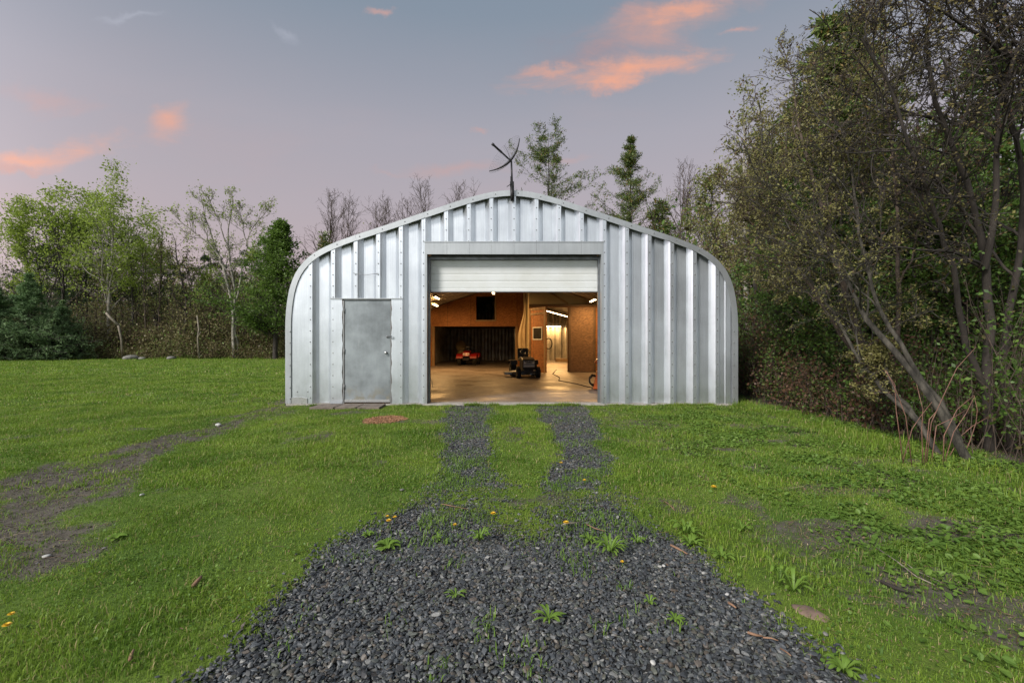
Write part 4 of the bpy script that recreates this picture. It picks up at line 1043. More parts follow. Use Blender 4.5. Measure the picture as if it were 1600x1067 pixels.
# saplings one can tell apart as stems but not otherwise
s, k, l = broadleaf(41, 8.0, 0.06, (0.3, 0.1), 0.3, 0.16, 10, 5, 3, 2, 0.11, 0.15, 0.16, 0.5)
sap = plant('bare_sapling', 'thin nearly bare sapling standing in the brush behind the left lawn', 'sapling', G(150, 36), s, k, l, 'bark_brown', 'leaf_olive', 'thin saplings behind the left lawn')
rr_ = random.Random(77)
for i in range(46):
    p_ = 118 + i * 7.3 + rr_.uniform(-4, 4); D_ = rr_.uniform(36.5, 44)
    copy_plant(sap, 'thin nearly bare sapling standing in the brush behind the left lawn', G(p_, D_), rr_.uniform(0, 6.28), rr_.uniform(0.55, 1.12), 'thin saplings behind the left lawn')
# fallen and standing dead wood
mb = MB(); mb.tube([P(166, 489, 35), P(172, 496, 35), P(185, 508, 35)], [0.07, 0.09, 0.10], 8); mb.tube([P(185, 508, 35), P(190, 530, 35.2), P(192, 562, 35.4)], [0.08, 0.07, 0.09], 7); tag(mb.build('dead_log', M['log']), 'pale broken dead log leaning in the brush under the tallest leafy tree', 'log')
mb = MB(); mb.tube([P(308, 493, 35), P(311, 515, 35), P(309, 528, 35), P(312, 562, 35.2)], [0.04, 0.06, 0.06, 0.08], 7); mb.tube([P(309, 528, 35), P(314, 518, 34.9)], [0.05, 0.02], 6); tag(mb.build('dead_tree', M['log']), 'pale broken dead stem standing in the brush left of the forked tree', 'dead tree')

def rock(name, label, c, s, m='rock', seed=0, group=None, cat='rock'):
    bm = bmesh.new(); bmesh.ops.create_icosphere(bm, subdivisions=3, radius=1.0); r = np.random.RandomState(seed)
    o1, o2 = r.rand(2) * 50
    for v in bm.verts:
        f = 0.75 + 0.5 * float(fbm(v.co.x * 1.0 + v.co.z * .7 + o1, v.co.y * 1.0 + o2 - v.co.z * .5, 1.3, 4)); v.co = Vector((v.co.x * s[0] * f, v.co.y * s[1] * f, v.co.z * s[2] * f))
    me = bpy.data.meshes.new(name); bm.to_mesh(me); bm.free(); me.materials.append(M[m])
    for p in me.polygons: p.use_smooth = True
    o = bpy.data.objects.new(name, me); C.objects.link(o); o.location = c; o.rotation_euler = (0, 0, seed)
    return tag(o, label, cat, group)
for i, (p_, y_, D_, s_, lab) in enumerate(((205, 556, 34.5, (0.55, 0.35, 0.25), 'low grey boulder at the lawn edge under the tallest leafy tree'), (268, 557, 34.5, (0.6, 0.3, 0.16), 'low flat stone at the lawn edge left of the dead stem'), (222, 557, 34.6, (0.25, 0.2, 0.14), 'small stone just right of the low grey boulder'))):
    c = G(p_, D_); rock('boulder', lab, (c[0], c[1], c[2] + s_[2] * 0.35), s_, 'rock', i + 1)
for i, (p_, y_, s_, lab) in enumerate(((341, 662.5, 0.055, 'white stone on the dirt strip nearest the garage corner'), (73, 868, 0.022, 'small white stone at the dirt strip low in the photo'), (222, 771, 0.022, 'small pale stone in the grass right of the dirt strip'))):
    D_ = F * (H + 0.04) / (y_ - 533.5); c = G(p_, D_); rock('pale_stone', lab, (c[0], c[1], c[2] + s_ * .4), (s_, s_ * .7, s_ * .5), 'pale_stone', i + 9, None, 'stone')

# brush: a band of twigs and leaves nobody could count
def brush(name, pts, hmin, hmax, lsize, leafn, bark, leafm, seed, tw=3, jit=0.25, r=0.012, top=0.0):
    rng = np.random.default_rng(seed); N = len(pts)
    h = rng.uniform(hmin, hmax, N) * (0.55 + 0.9 * sstep(fbm(pts[:, 0], pts[:, 1], 0.35, 3), 0.3, 0.7)); st = np.column_stack([pts, gz(pts[:, 0], pts[:, 1]) - 0.05])
    d = rng.normal(0, 0.22, (N, 3)); d[:, 2] = 1
    p = grow(rng, st, d, h, 6, 0.10, 0.05); rad = r * np.linspace(1, 0.4, 7)[None] * rng.uniform(0.6, 1.5, (N, 1))
    b1 = branch(rng, p, rad, h, tw, lambda t: 0.5 - 0.2 * t, 0.6, 0.1, 0.95, 4, 0.15, 0.05, 0.7)
    v, q = tubes([(p, rad), (b1[0], np.maximum(b1[1], r * .3))], [4, 3]); w = arr_mesh(name + '_stems', v, quads=q, mats=[M[bark]])
    lf = merge([leaves(rng, b1[0], leafn, lsize, jit, 0.6), leaves(rng, p, leafn, lsize, jit, 0.6)]); f = arr_mesh(name + '_leaves', lf[0], quads=lf[1], mats=[M[leafm]])
    return w, f
rng = np.random.default_rng(51)
N = 2600; pts = np.column_stack([rng.uniform(-34, -9, N), 36.0 + rng.gamma(1.5, 2.0, N)])
w, f = brush('brush', pts, 1.6, 4.4, 0.14, 10, 'bark_brown', 'brush', 5, 4, 0.28, 0.014)
tag(w, 'brown twiggy brush along the back of the left lawn', 'brush', kind='stuff'); tag(f, 'olive and brown leaves of the brush along the back of the left lawn', 'brush', kind='stuff')
N = 700; pts = np.column_stack([rng.uniform(-33, -14, N), 35.3 + rng.uniform(0, 1.2, N)])
w, f = brush('low_brush', pts, 0.4, 1.5, 0.10, 14, 'bark_brown', 'brush', 6, 4, 0.2, 0.012)
tag(w, 'low reddish brush stems at the lawn edge', 'brush', kind='stuff'); tag(f, 'low brown leaves at the lawn edge', 'brush', kind='stuff')
# the far wood that closes the view
N = 2600; pts = np.column_stack([rng.uniform(-95, 75, N), rng.uniform(56, 84, N)])
pts = pts[(np.abs(pts[:, 0]) > -1)]
w, f = brush('far_woods', pts, 5.0, 9.5, 0.34, 16, 'bark_brown', 'far', 7, 5, 0.8, 0.05)
tag(w, 'bare stems of the far woods', 'woods', kind='stuff'); tag(f, 'grey green far woods closing the view behind the trees', 'woods', kind='stuff')

# ---- beyond the garage roof
BG = 'trees beyond the garage roof'
s, k, l = broadleaf(61, 14.2, 0.16, (0.5, 0), 0.35, 0.30, 20, 6, 5, 0, up=0.12, ang=0.65, tk=1.9)
bt = plant('bare_tree', 'bare tree with spreading twigs above the left slope of the garage roof', 'tree', G(508, 41.5), s, k, None, 'bark_brown', 'leaf_olive', BG)
for p_, D_, rz, sc, lab in ((545, 44, 1.9, 1.02, 'taller bare tree behind the left roof slope, next to the first bare one'), (612, 46, 3.0, 1.06, 'bare tree behind the middle of the left roof slope'), (582, 43, 0.9, 0.95, 'shorter bare tree between the taller one and the middle of the left roof slope'), (640, 47, 2.2, 1.08, 'bare tree between the middle of the left roof slope and the roof peak'), (668, 44, 4.4, 1.1, 'bare tree left of the roof peak'), (712, 46, 5.5, 1.14, 'bare tree closest to the satellite dish on its left'), (1062, 40, 0.6, 1.22, 'bare upright tree between the small dark spruce and the light green trees'), (1085, 43, 2.5, 1.15, 'bare upright tree next to the light green trees')):
    copy_plant(bt, lab, G(p_, D_), rz, sc, BG)
s, k, l = conifer(62, 21.8, 7.0, 0.26, 36, 0.52, 0.04, 1.25, 0.20, 24, 16, 0.42, 0.11, gaps=0.3, aspect=0.25, whorl=18)
plant('pine_tree', 'open crowned pine right of the satellite dish', 'pine', G(857, 46), s, k, l, 'bark_dark', 'needle_pine', BG)
s, k, l = conifer(63, 22.0, 7.4, 0.26, 110, 0.36, 0.02, 1.25, 0.20, 20, 12, 0.9, 0.12, gaps=0.6, aspect=0.25, whorl=30)
plant('spruce_tree', 'tall ragged green spruce behind the right slope of the roof', 'spruce', G(983, 44), s, k, l, 'bark_dark', 'needle_pine', BG)
s, k, l = conifer(64, 15.0, 3.0, 0.18, 90, 0.25, 0.0, 1.2, 0.30, 8, 8, 0.7, 0.15)
plant('small_spruce', 'small brownish spruce right of the tall ragged one', 'spruce', G(1031, 41), s, k, l, 'bark_dark', 'needle_pine', BG)
s, k, l = conifer(65, 9.8, 1.2, 0.10, 50, 0.3, 0.0, 1.1, 0.22, 7, 7, 0.7, 0.15)
plant('small_spruce', 'tip of a small spruce showing over the left end of the garage roof', 'spruce', G(508, 36), s, k, l, 'bark_dark', 'needle_pine', BG)

# ---- the wood on the right
RG = 'trees of the wood right of the garage'
s, k, l = broadleaf(71, 11.0, 0.14, (-0.3, -0.4), 0.15, 0.30, 22, 7, 5, 9, 0.12, 0.16, 0.14, 0.65)
lt = plant('light_tree', 'light green leafy tree over the right end of the garage roof', 'tree', G(1115, 25), s, k, l, 'bark', 'leaf_olive', RG)
copy_plant(lt, 'light green leafy tree just behind the right corner of the garage', G(1150, 23), 2.0, 0.98, RG)
copy_plant(lt, 'light green leafy tree behind the small brownish spruce', G(1062, 31), 4.1, 0.82, RG)
copy_plant(lt, 'light green leafy tree deeper in the wood past the garage corner', G(1215, 24), 5.0, 1.15, RG)
s, k, l = broadleaf(72, 10.0, 0.11, (-0.6, -0.5), 0.12, 0.30, 22, 7, 5, 6, 0.075, 0.12, 0.10, 0.7, n4=3)
bt2 = plant('budding_tree', 'brown budding tree next to the right corner of the garage', 'tree', G(1235, 15.5), s, k, l, 'bark_brown', 'leaf_bud', RG)
copy_plant(bt2, 'brown budding tree third from the garage corner', G(1290, 12.5), 2.4, 0.62, RG)
copy_plant(bt2, 'olive brown budding tree behind the leaning trunk', G(1360, 10.5), 4.0, 0.52, RG)
copy_plant(bt2, 'budding tree behind the two grey upright trunks', G(1480, 9.5), 1.0, 0.45, RG)
copy_plant(bt2, 'budding tree at the far right edge of the photo', G(1640, 10), 5.2, 0.55, RG)
s, k, l = broadleaf(73, 9.0, 0.12, (0.2, -0.3), 0.10, 0.30, 22, 7, 5, 13, 0.10, 0.16, 0.06, 0.85)
gt = plant('green_tree', 'dark green leafy tree in the middle of the right wood', 'tree', G(1300, 17), s, k, l, 'bark_dark', 'leaf_dark', RG)
for p_, D_, rz, sc, lab in ((1395, 13, 1.0, 0.72, 'dark green leafy tree behind the leaning trunk'), (1500, 12.5, 2.2, 0.66, 'dark green leafy tree filling the gap behind the upright trunks'), (1600, 13, 3.5, 0.72, 'dark green leafy tree behind the right edge of the photo'), (1240, 22, 4.6, 1.05, 'dark green leafy tree far back past the garage corner'), (1450, 18, 5.5, 0.95, 'tall dark green leafy tree deep in the right wood'), (1560, 19, 0.4, 0.95, 'tall dark green leafy tree deepest at the right edge'), (1700, 14, 2.0, 0.8, 'dark green leafy tree just out past the right edge'), (1345, 25, 3.0, 1.1, 'dark green leafy tree deepest in the middle of the right wood')):
    copy_plant(gt, lab, G(p_, D_), rz, sc, RG)
s, k, l = conifer(74, 9.9, 2.4, 0.17, 150, 0.10, -0.02, 1.25, 0.15, 13, 12, 0.5, 0.07, gaps=0.3, lean=(-0.6, 0))
plant('spruce_tree', 'tall spruce rising above the budding trees of the right wood', 'spruce', G(1350, 11.0), s, k, l, 'bark_dark', 'needle_pine', RG)
s, k, l = conifer(75, 9.5, 2.9, 0.16, 130, 0.04, -0.01, 1.2, 0.11, 20, 11, 0.5, 0.08, aspect=0.4)
cd = plant('cedar_tree', 'dark cedar low in the right wood behind the yellow green bush', 'cedar', G(1285, 13), s, k, l, 'bark_dark', 'cedar', RG)
copy_plant(cd, 'soft green cedar nearest the garage corner', G(1243, 11.2), 5.4, 0.62, RG)
copy_plant(cd, 'soft green cedar left of the leaning trunk', G(1312, 9.8), 0.9, 0.56, RG)
copy_plant(cd, 'dark cedar behind the red canes', G(1430, 9.6), 1.4, 0.66, RG)
copy_plant(cd, 'dark cedar between the leaning trunk and the budding trees', G(1355, 11.2), 4.4, 0.72, RG)
copy_plant(cd, 'dark cedar just behind the two grey upright trunks', G(1510, 8.4), 3.4, 0.60, RG)
copy_plant(cd, 'dark cedar at the right edge behind the grey upright trunks', G(1575, 9.6), 2.9, 0.9, RG)
# slim grey stems near the garage corner
s, k, l = broadleaf(76, 8.0, 0.07, (-0.2, 0), 0.35, 0.2, 10, 5, 4, 3, 0.07, 0.12, 0.14, 0.55, 0.03)
st_ = plant('slim_tree', 'slim grey stem closest to the right wall of the garage', 'tree', G(1172, 12.5), s, k, l, 'bark', 'leaf_bud', 'slim stems past the garage corner')
for p_, D_, rz, sc, lab in ((1186, 14, 1, 1.0, 'slim grey stem second from the right wall of the garage'), (1204, 12.6, 2, 0.95, 'slim grey stem third from the right wall of the garage'), (1222, 11.6, 3, 0.9, 'slim grey stem fourth from the right wall of the garage'), (1243, 11, 4, 0.85, 'slim grey stem fifth from the right wall of the garage'), (1262, 12, 5, 0.9, 'slim grey stem last in the row from the garage wall')):
    copy_plant(st_, lab, G(p_, D_), rz, sc, 'slim stems past the garage corner')
s, k, l = broadleaf(77, 13.0, 0.15, (0.1, 0), 0.5, 0.18, 12, 5, 4, 4, 0.12, 0.15, 0.14, 0.55)
plant('birch_tree', 'white barked tree seen in the gap beside the garage wall', 'birch', G(1162, 20), s, k, l, 'bark_pale', 'leaf_olive', RG)

# the leaning tree and the old upright ones, close by
def near_tree(name, label, seed, paths, n1, n2, n3, n4, l1, leafn, lsize, bark='bark', leafm='leaf_bud', ang=0.7, up=0.04, tmin=0.35, o=None, minr=0.0024):
    rng = np.random.default_rng(seed)
    o = np.array(P(*paths[0][0][0])); 
    Ls = [path_line([np.array(P(*q)) - o for q in pp], a, b, 18, rng, 0.012) for pp, a, b in paths]
    tp = np.concatenate([a for a, b in Ls]); tr = np.concatenate([b for a, b in Ls]); L0 = np.linalg.norm(np.diff(tp, axis=1), axis=2).sum(1)
    mr = lambda b, mn: (b[0], np.maximum(b[1], mn))
    b1 = branch(rng, tp, tr, L0, n1, l1, ang, tmin, 0.99, 9, 0.15, up, 0.5)
    b2 = branch(rng, *b1, n2, lambda t: 0.55 - 0.2 * t, 0.75, 0.15, 0.98, 6, 0.17, up, 0.6)
    b3 = branch(rng, *b2, n3, lambda t: 0.55 - 0.2 * t, 0.75, 0.15, 0.98, 5, 0.17, 0.0, 0.6)
    b4 = branch(rng, *b3, n4, lambda t: 0.6 - 0.2 * t, 0.75, 0.1, 0.98, 3, 0.15, 0.0, 0.65)
    lf = [leaves(rng, b4[0], leafn, lsize, 0.02), leaves(rng, b3[0], leafn, lsize, 0.02)]
    return plant(name, label, 'tree', tuple(o), [(tp, tr), mr(b1, .007), mr(b2, .0045), mr(b3, .0032), mr(b4, minr)], [10, 7, 5, 3, 3], lf, bark, leafm, 'old trees at the right edge of the lawn')
near_tree('leaning_tree', 'old grey tree leaning left over the grass behind the red canes', 81, [
    ([(1510, 716, 5.15), (1480, 655, 5.2), (1432, 588, 5.4), (1375, 530, 5.7), (1338, 470, 6.0), (1300, 400, 6.3), (1255, 330, 6.7), (1200, 270, 7.0)], 0.046, 0.009),
    ([(1500, 690, 5.2), (1462, 610, 5.35), (1405, 545, 5.5), (1372, 490, 5.6), (1350, 400, 5.7), (1335, 300, 5.8), (1315, 190, 5.9)], 0.032, 0.008),
    ([(1470, 715, 5.4), (1440, 665, 5.6), (1385, 615, 5.9), (1340, 560, 6.2), (1310, 505, 6.5), (1270, 440, 6.9), (1230, 400, 7.2)], 0.033, 0.009),
    ([(1440, 665, 5.6), (1395, 610, 5.9), (1380, 560, 6.0), (1352, 548, 6.2)], 0.035, 0.012),
    ], 15, 6, 5, 4, lambda t: 0.42 - 0.18 * t, 3, 0.031)
near_tree('upright_tree', 'old rough barked upright tree right of the leaning trunk', 82, [
    ([(1545, 735, 5.6), (1548, 640, 5.6), (1538, 560, 5.6), (1548, 470, 5.6), (1535, 360, 5.5), (1500, 250, 5.3), (1450, 150, 5.1), (1440, 60, 5.0), (1475, -40, 5.0)], 0.060, 0.010),
    ([(1535, 600, 5.6), (1505, 520, 5.5), (1490, 430, 5.4), (1460, 330, 5.2), (1420, 230, 5.0), (1390, 120, 4.9), (1345, 60, 4.8)], 0.036, 0.009),
    ([(1538, 420, 5.5), (1560, 300, 5.3), (1555, 180, 5.2), (1600, 60, 5.0), (1620, -60, 5.0)], 0.036, 0.009),
    ], 15, 6, 5, 4, lambda t: 0.34 - 0.14 * t, 1, 0.030, 'bark_dark', 'leaf_brown')
near_tree('upright_tree', 'old rough barked upright tree cut by the right edge of the photo', 83, [
    ([(1585, 745, 6.0), (1575, 640, 6.0), (1560, 560, 6.0), (1590, 440, 5.9), (1605, 300, 5.7), (1580, 180, 5.6), (1540, 80, 5.5), (1530, -30, 5.4)], 0.056, 0.010),
    ([(1605, 420, 5.9), (1660, 280, 5.6), (1640, 120, 5.3), (1560, 80, 5.0), (1500, 30, 4.9), (1420, -10, 4.8)], 0.040, 0.010),
    ], 16, 6, 5, 4, lambda t: 0.36 - 0.14 * t, 1, 0.030, 'bark_dark', 'leaf_brown')
near_tree('thicket_tree', 'twiggy brown tree filling the middle of the right wood', 84, [
    ([(1370, 690, 8.0), (1360, 600, 8.0), (1330, 480, 8.0), (1290, 340, 8.0), (1250, 220, 8.1), (1240, 130, 8.2)], 0.08, 0.012),
    ([(1380, 690, 8.1), (1400, 580, 8.2), (1405, 430, 8.2), (1400, 280, 8.2), (1380, 140, 8.2), (1385, 40, 8.2)], 0.05, 0.010),
    ([(1360, 600, 8.0), (1290, 480, 8.3), (1210, 380, 8.6), (1160, 300, 8.9)], 0.05, 0.012),
    ], 12, 7, 5, 4, lambda t: 0.34 - 0.12 * t, 2, 0.042, 'bark_brown', 'leaf_bud')
# undergrowth of the wood
rng = np.random.default_rng(52)
def right_pts(N, lo, hi, dmin, dmax):
    y = dmin + (dmax - dmin) * rng.random(N) ** 1.4; e = 5.05 + 0.35 * (fbm(y, y * 0, 0.8) - .5) + lo; x = e + (hi - lo) * rng.random(N) ** 1.5
    x = np.where(y > 10, np.maximum(x, 5.2), x)
    return np.column_stack([x, y])
w, f = brush('thicket', right_pts(1500, 0.55, 9, 3.0, 26), 0.5, 2.3, 0.045, 18, 'bark_brown', 'leaf_dark', 8, 4, 0.13, 0.007)
tag(w, 'brown stems of the thicket under the right wood', 'thicket', kind='stuff'); tag(f, 'dark leaves of the thicket under the right wood', 'thicket', kind='stuff')
w, f = brush('wood_screen', np.column_stack([rng.uniform(9, 40, 1500), rng.uniform(4, 48, 1500)]), 2.5, 7.5, 0.20, 14, 'bark_dark', 'leaf_dark', 9, 5, 0.45, 0.03)
tag(w, 'dark stems deep in the right wood', 'woods', kind='stuff'); tag(f, 'dark foliage deep in the right wood', 'woods', kind='stuff')
w, f = brush('maple_shoots', right_pts(150, 0.35, 2.2, 3.9, 9), 0.5, 1.7, 0.045, 10, 'bark_brown', 'leaf_mid', 10, 3, 0.09, 0.005)
tag(w, 'thin shoots at the edge of the right wood', 'shoots', kind='stuff'); tag(f, 'bright young leaves on shoots at the edge of the right wood', 'shoots', kind='stuff')
M['dead_brush'] = leaf_mat('dead_brush_leaves', (0.075, 0.035, 0.022), (0.14, 0.080, 0.045), (0.09, 0.11, 0.03), trans=0.2)
w, f = brush('dead_brush', right_pts(700, 0.35, 4.0, 6.5, 24), 0.5, 1.9, 0.05, 12, 'bark_brown', 'dead_brush', 12, 4, 0.14, 0.006)
tag(w, 'reddish dead stems under the trees past the garage corner', 'brush', kind='stuff'); tag(f, 'reddish brown dead leaves under the trees past the garage corner', 'brush', kind='stuff')
# red canes
rc = random.Random(4)
canes = [((1412, 690), (1400, 640), (1398, 600), (1382, 578)), ((1425, 700), (1415, 650), (1400, 610), (1385, 580)), ((1447, 700), (1455, 660), (1478, 610), (1495, 575), (1525, 542)), ((1444, 700), (1452, 655), (1465, 640)), ((1473, 700), (1475, 680), (1495, 640), (1522, 617)), ((1475, 706), (1490, 675), (1510, 645), (1522, 620)),
         ((1480, 700), (1500, 682), (1520, 665), (1552, 647)), ((1502, 715), (1515, 690), (1525, 660), (1527, 640), (1522, 618)), ((1410, 688), (1425, 670), (1440, 648), (1456, 628)), ((1442, 697), (1440, 670), (1442, 640), (1432, 600)), ((1455, 700), (1463, 665), (1485, 655), (1510, 640))]
o = G(1450, 5.3); t = thing('cane_clump', 'clump of thin reddish bare canes in front of the leaning trunk', 'shrub', o)
for c_ in canes:
    D_ = rc.uniform(4.95, 5.25); mb = MB(); b0 = P(c_[0][0], c_[0][1], D_); b0.z = float(gz(b0.x, D_)) - 0.02
    pts_ = [b0] + [P(a, b, D_) for a, b in c_[1:]]
    mb.tube([p - Vector(o) for p in pts_], list(np.linspace(0.0052, 0.0026, len(pts_))), 6); mb.build('cane', M['cane'], t)

# ------------------------------------------------------------------ ground cover
M['grass'] = leaf_mat('grass_blades', (0.072, 0.168, 0.016), (0.285, 0.395, 0.050), (0.40, 0.34, 0.15), trans=0.35, patch=1.1, pw=0.60, odd=0.91)
M['broad'] = leaf_mat('ground_leaves', (0.070, 0.140, 0.022), (0.18, 0.28, 0.05), trans=0.3, patch=0.8)
M['weed'] = leaf_mat('weed_leaves', (0.075, 0.16, 0.022), (0.20, 0.31, 0.05), trans=0.3, patch=3)
M['litter'] = leaf_mat('dead_leaf_litter', (0.085, 0.050, 0.030), (0.24, 0.165, 0.10), (0.34, 0.27, 0.17), trans=0.05, patch=2)

def stone_mat():
    m = bpy.data.materials.new('slate_gravel'); m.use_nodes = True; t = NT(m.node_tree); b = m.node_tree.nodes['Principled BSDF']
    r = t.node('ShaderNodeNewGeometry').outputs['Random Per Island']
    cr = t.node('ShaderNodeValToRGB'); t.put(cr.inputs[0], r); e = cr.color_ramp.elements
    e[0].position = 0; e[0].color = (0.022, 0.023, 0.024, 1); e[1].position = 1; e[1].color = (0.38, 0.37, 0.34, 1)
    for p, c in ((0.30, (0.050, 0.055, 0.061)), (0.58, (0.092, 0.100, 0.107)), (0.76, (0.084, 0.092, 0.072)), (0.86, (0.110, 0.085, 0.064)), (0.93, (0.15, 0.155, 0.155)), (0.985, (0.24, 0.235, 0.22))):
        q = e.new(p); q.color = (*c, 1)
    tc = t.node('ShaderNodeTexCoord').outputs['Object']
    col = t.mix(t.ramp(t.noise(tc, 160, 4, 0.7), 0.3, 0.7, 0, 0.45), cr.outputs[0], (0.028, 0.028, 0.028))
    t.l.new(col, b.inputs['Base Color']); b.inputs['Roughness'].default_value = 0.5; b.inputs['Specular IOR Level'].default_value = 0.45
    return m
M['stone'] = stone_mat()

def ico(sub):
    bm = bmesh.new(); bmesh.ops.create_icosphere(bm, subdivisions=sub, radius=1.0)
    v = np.array([p.co[:] for p in bm.verts]); f = np.array([[q.index for q in p.verts] for p in bm.faces]); bm.free(); return v, f
def rot_mats(rng, N, tilt):
    yaw = rng.uniform(0, 2 * np.pi, N); ax = rng.uniform(0, 2 * np.pi, N); a = np.abs(rng.normal(0, tilt, N))
    cy, sy = np.cos(yaw), np.sin(yaw); Z = np.zeros(N); O = np.ones(N)
    Rz = np.stack([np.stack([cy, -sy, Z], -1), np.stack([sy, cy, Z], -1), np.stack([Z, Z, O], -1)], 1)
    u = np.stack([np.cos(ax), np.sin(ax), Z], -1); K = np.zeros((N, 3, 3))
    K[:, 0, 1] = -u[:, 2]; K[:, 0, 2] = u[:, 1]; K[:, 1, 0] = u[:, 2]; K[:, 1, 2] = -u[:, 0]; K[:, 2, 0] = -u[:, 1]; K[:, 2, 1] = u[:, 0]
    s, c = np.sin(a)[:, None, None], np.cos(a)[:, None, None]
    return (np.eye(3) + s * K + (1 - c) * (K @ K)) @ Rz
def sample(rng, n, x0, x1, y0, y1, dens, frustum=True):
    x = rng.uniform(x0, x1, n); y = rng.uniform(y0, y1, n); k = rng.random(n) < dens(x, y)
    if frustum: k &= np.abs(x) < y * 1.125 + 2.6
    return x[k], y[k]
def stones(seed, n, box, dens, s0, s1, sub):
    rng = np.random.default_rng(seed); x, y = sample(rng, n, *box, dens); N = len(x)
    bv, bf = ico(sub); nv = len(bv)
    nvar = 24; var = []
    for i in range(nvar):
        v = bv.copy()
        for _ in range(6):                                   # chip flat faces off
            d = nrmz(rng.normal(0, 1, 3)); lim = rng.uniform(0.35, 0.75); pr = v @ d; ov = np.maximum(pr - lim, 0); v = v - ov[:, None] * d * 0.95
        var.append(v)
    var = np.array(var)[rng.integers(0, nvar, N)]
    s = rng.uniform(s0, s1, N) * np.exp(rng.normal(0, 0.18, N)); sc = np.stack([s, s * rng.uniform(0.45, 0.85, N), s * rng.uniform(0.22, 0.48, N)], -1)
    v = var * sc[:, None]; v = np.einsum('nij,nkj->nki', rot_mats(rng, N, 0.42), v)
    z = gz(x, y) - 0.012 * gravel(x, y) + s * rng.uniform(0.1, 0.75, N)
    v += np.stack([x, y, z], -1)[:, None]
    f = bf[None] + (np.arange(N) * nv)[:, None, None]
    return v.reshape(-1, 3), f.reshape(-1, 3)
gd = lambda x, y: np.clip(gravel(x, y) * 1.15, 0, 1)
for seed, n, box, s0, s1, sub in ((1, 60000, (-2.0, 2.0, 1.25, 3.0), 0.0085, 0.0165, 2), (2, 40000, (-1.8, 2.0, 2.8, 4.4), 0.0085, 0.0165, 1), (6, 120000, (-1.8, 2.0, 4.2, 9.54), 0.010, 0.018, 1)):
    v, f = stones(seed, n, box, gd, s0, s1, sub)
    tag(arr_mesh('gravel', v, tris=f, mats=[M['stone']]), 'dark grey slate gravel of the drive' + (' close by' if sub == 2 else ' running on to the garage in two wheel tracks'), 'gravel', kind='stuff')
v, f = stones(3, 14000, (-2.4, 2.3, 1.3, 9.5), lambda x, y: np.clip(sstep(gravel(x + .12, y) + gravel(x - .12, y), 0.02, 0.5) * 0.6, 0, 1), 0.008, 0.016, 1)
tag(arr_mesh('gravel', v, tris=f, mats=[M['stone']]), 'loose slate chips strayed along the edges of the drive', 'gravel', kind='stuff')
M['soil'] = mat('soil_crumbs', (0.140, 0.113, 0.085), 0.95, 0, 0.25, 30)
v, f = stones(5, 90000, (-7.5, 5.6, 1.5, 9.4), lambda x, y: dirt(x, y) ** 2 * (1 - gravel(x, y)), 0.004, 0.011, 1)
tag(arr_mesh('soil_crumbs', v, tris=f, mats=[M['soil']]), 'crumbs of bare soil where the grass is worn', 'soil', kind='stuff')
v, f = stones(4, 3500, (-7.5, -2.4, 2.2, 9.8), lambda x, y: dirt(x, y) * sstep(fbm(x, y, 1.3), .4, .6), 0.005, 0.014, 1)
tag(arr_mesh('pebbles', v, tris=f, mats=[M['rock']]), 'small pebbles in the bare dirt strip', 'pebbles', kind='stuff')

def blades(seed, n, box, dens, h0, w0, lean=0.55, seg=True, hpatch=1.0):
    rng = np.random.default_rng(seed); x, y = sample(rng, n, *box, dens); N = len(x)
    z = gz(x, y) - 0.006
    h = h0 * np.exp(rng.normal(0, 0.35, N)) * (0.75 + 0.5 * sstep(fbm(x + 5, y + 8, 1.6, 4), 0.35, 0.65) * hpatch)
    w = w0 * rng.uniform(0.6, 1.3, N)
    a = rng.uniform(0, 2 * np.pi, N); d = np.stack([np.cos(a), np.sin(a)], -1); s = np.stack([-d[:, 1], d[:, 0]], -1)
    ln = np.abs(rng.normal(0, lean, N))[:, None] + 0.08
    b = np.stack([x, y, z], -1); S3 = np.column_stack([s, np.zeros(N)]) * w[:, None] / 2
    mid = b + np.column_stack([d * ln * 0.35 * h[:, None], h * 0.6]); tip = b + np.column_stack([d * ln * 1.15 * h[:, None], h * (1.0 - 0.35 * np.clip(ln[:, 0], 0, 1.2))])
    V = np.stack([b - S3, b + S3, mid + S3 * 0.8, mid - S3 * 0.8, tip], 1)
    i = (np.arange(N) * 5)[:, None]
    return V.reshape(-1, 3), i + np.array([[0, 1, 2, 3]]), i + np.array([[3, 2, 4]])
def grass_d(x, y):
    g = gravel(x, y); dd = dirt(x, y)
    b = (1 - np.clip(g * 1.25, 0, 1)) * (1 - np.clip(dd * 1.1, 0, 1) * (0.93 - 0.5 * sstep(fbm(x + 33, y + 7, 5.0, 3), 0.45, 0.6))) * (0.45 + 0.55 * sstep(fbm(x + 11, y + 2, 3.0, 4), 0.35, 0.6))
    ins = (np.abs(x) < 4.78) & (y > D0 - 0.06)
    slab = (x > -4.02) & (x < -2.58) & (y > 8.95)
    saw = ((x + 2.12) / 0.36) ** 2 + ((y - 7.65) / 0.42) ** 2 < 1
    return np.where(ins | slab | saw, 0, b) * (1 - 0.85 * sstep(x, 5.2, 6.2))
def add_blades(name, label, mt, *a, **k):
    v, q, t_ = blades(*a, **k); tag(arr_mesh(name, v, quads=q, tris=t_, mats=[M[mt]]), label, name.replace('_', ' '), kind='stuff')
add_blades('grass', 'short green grass either side of the gravel close by', 'grass', 11, 480000, (-6.2, 6.0, 1.3, 4.2), grass_d, 0.026, 0.0035)
add_blades('grass', 'short green grass up to the garage front', 'grass', 12, 790000, (-13, 6.0, 4.2, 9.6), grass_d, 0.030, 0.0058)
add_blades('grass', 'mown lawn beside the garage', 'grass', 13, 280000, (-23, -4.8, 9.6, 18), grass_d, 0.042, 0.012)
add_blades('grass', 'mown lawn far back on the left', 'grass', 14, 200000, (-42, -4.8, 18, 36.5), grass_d, 0.055, 0.024)
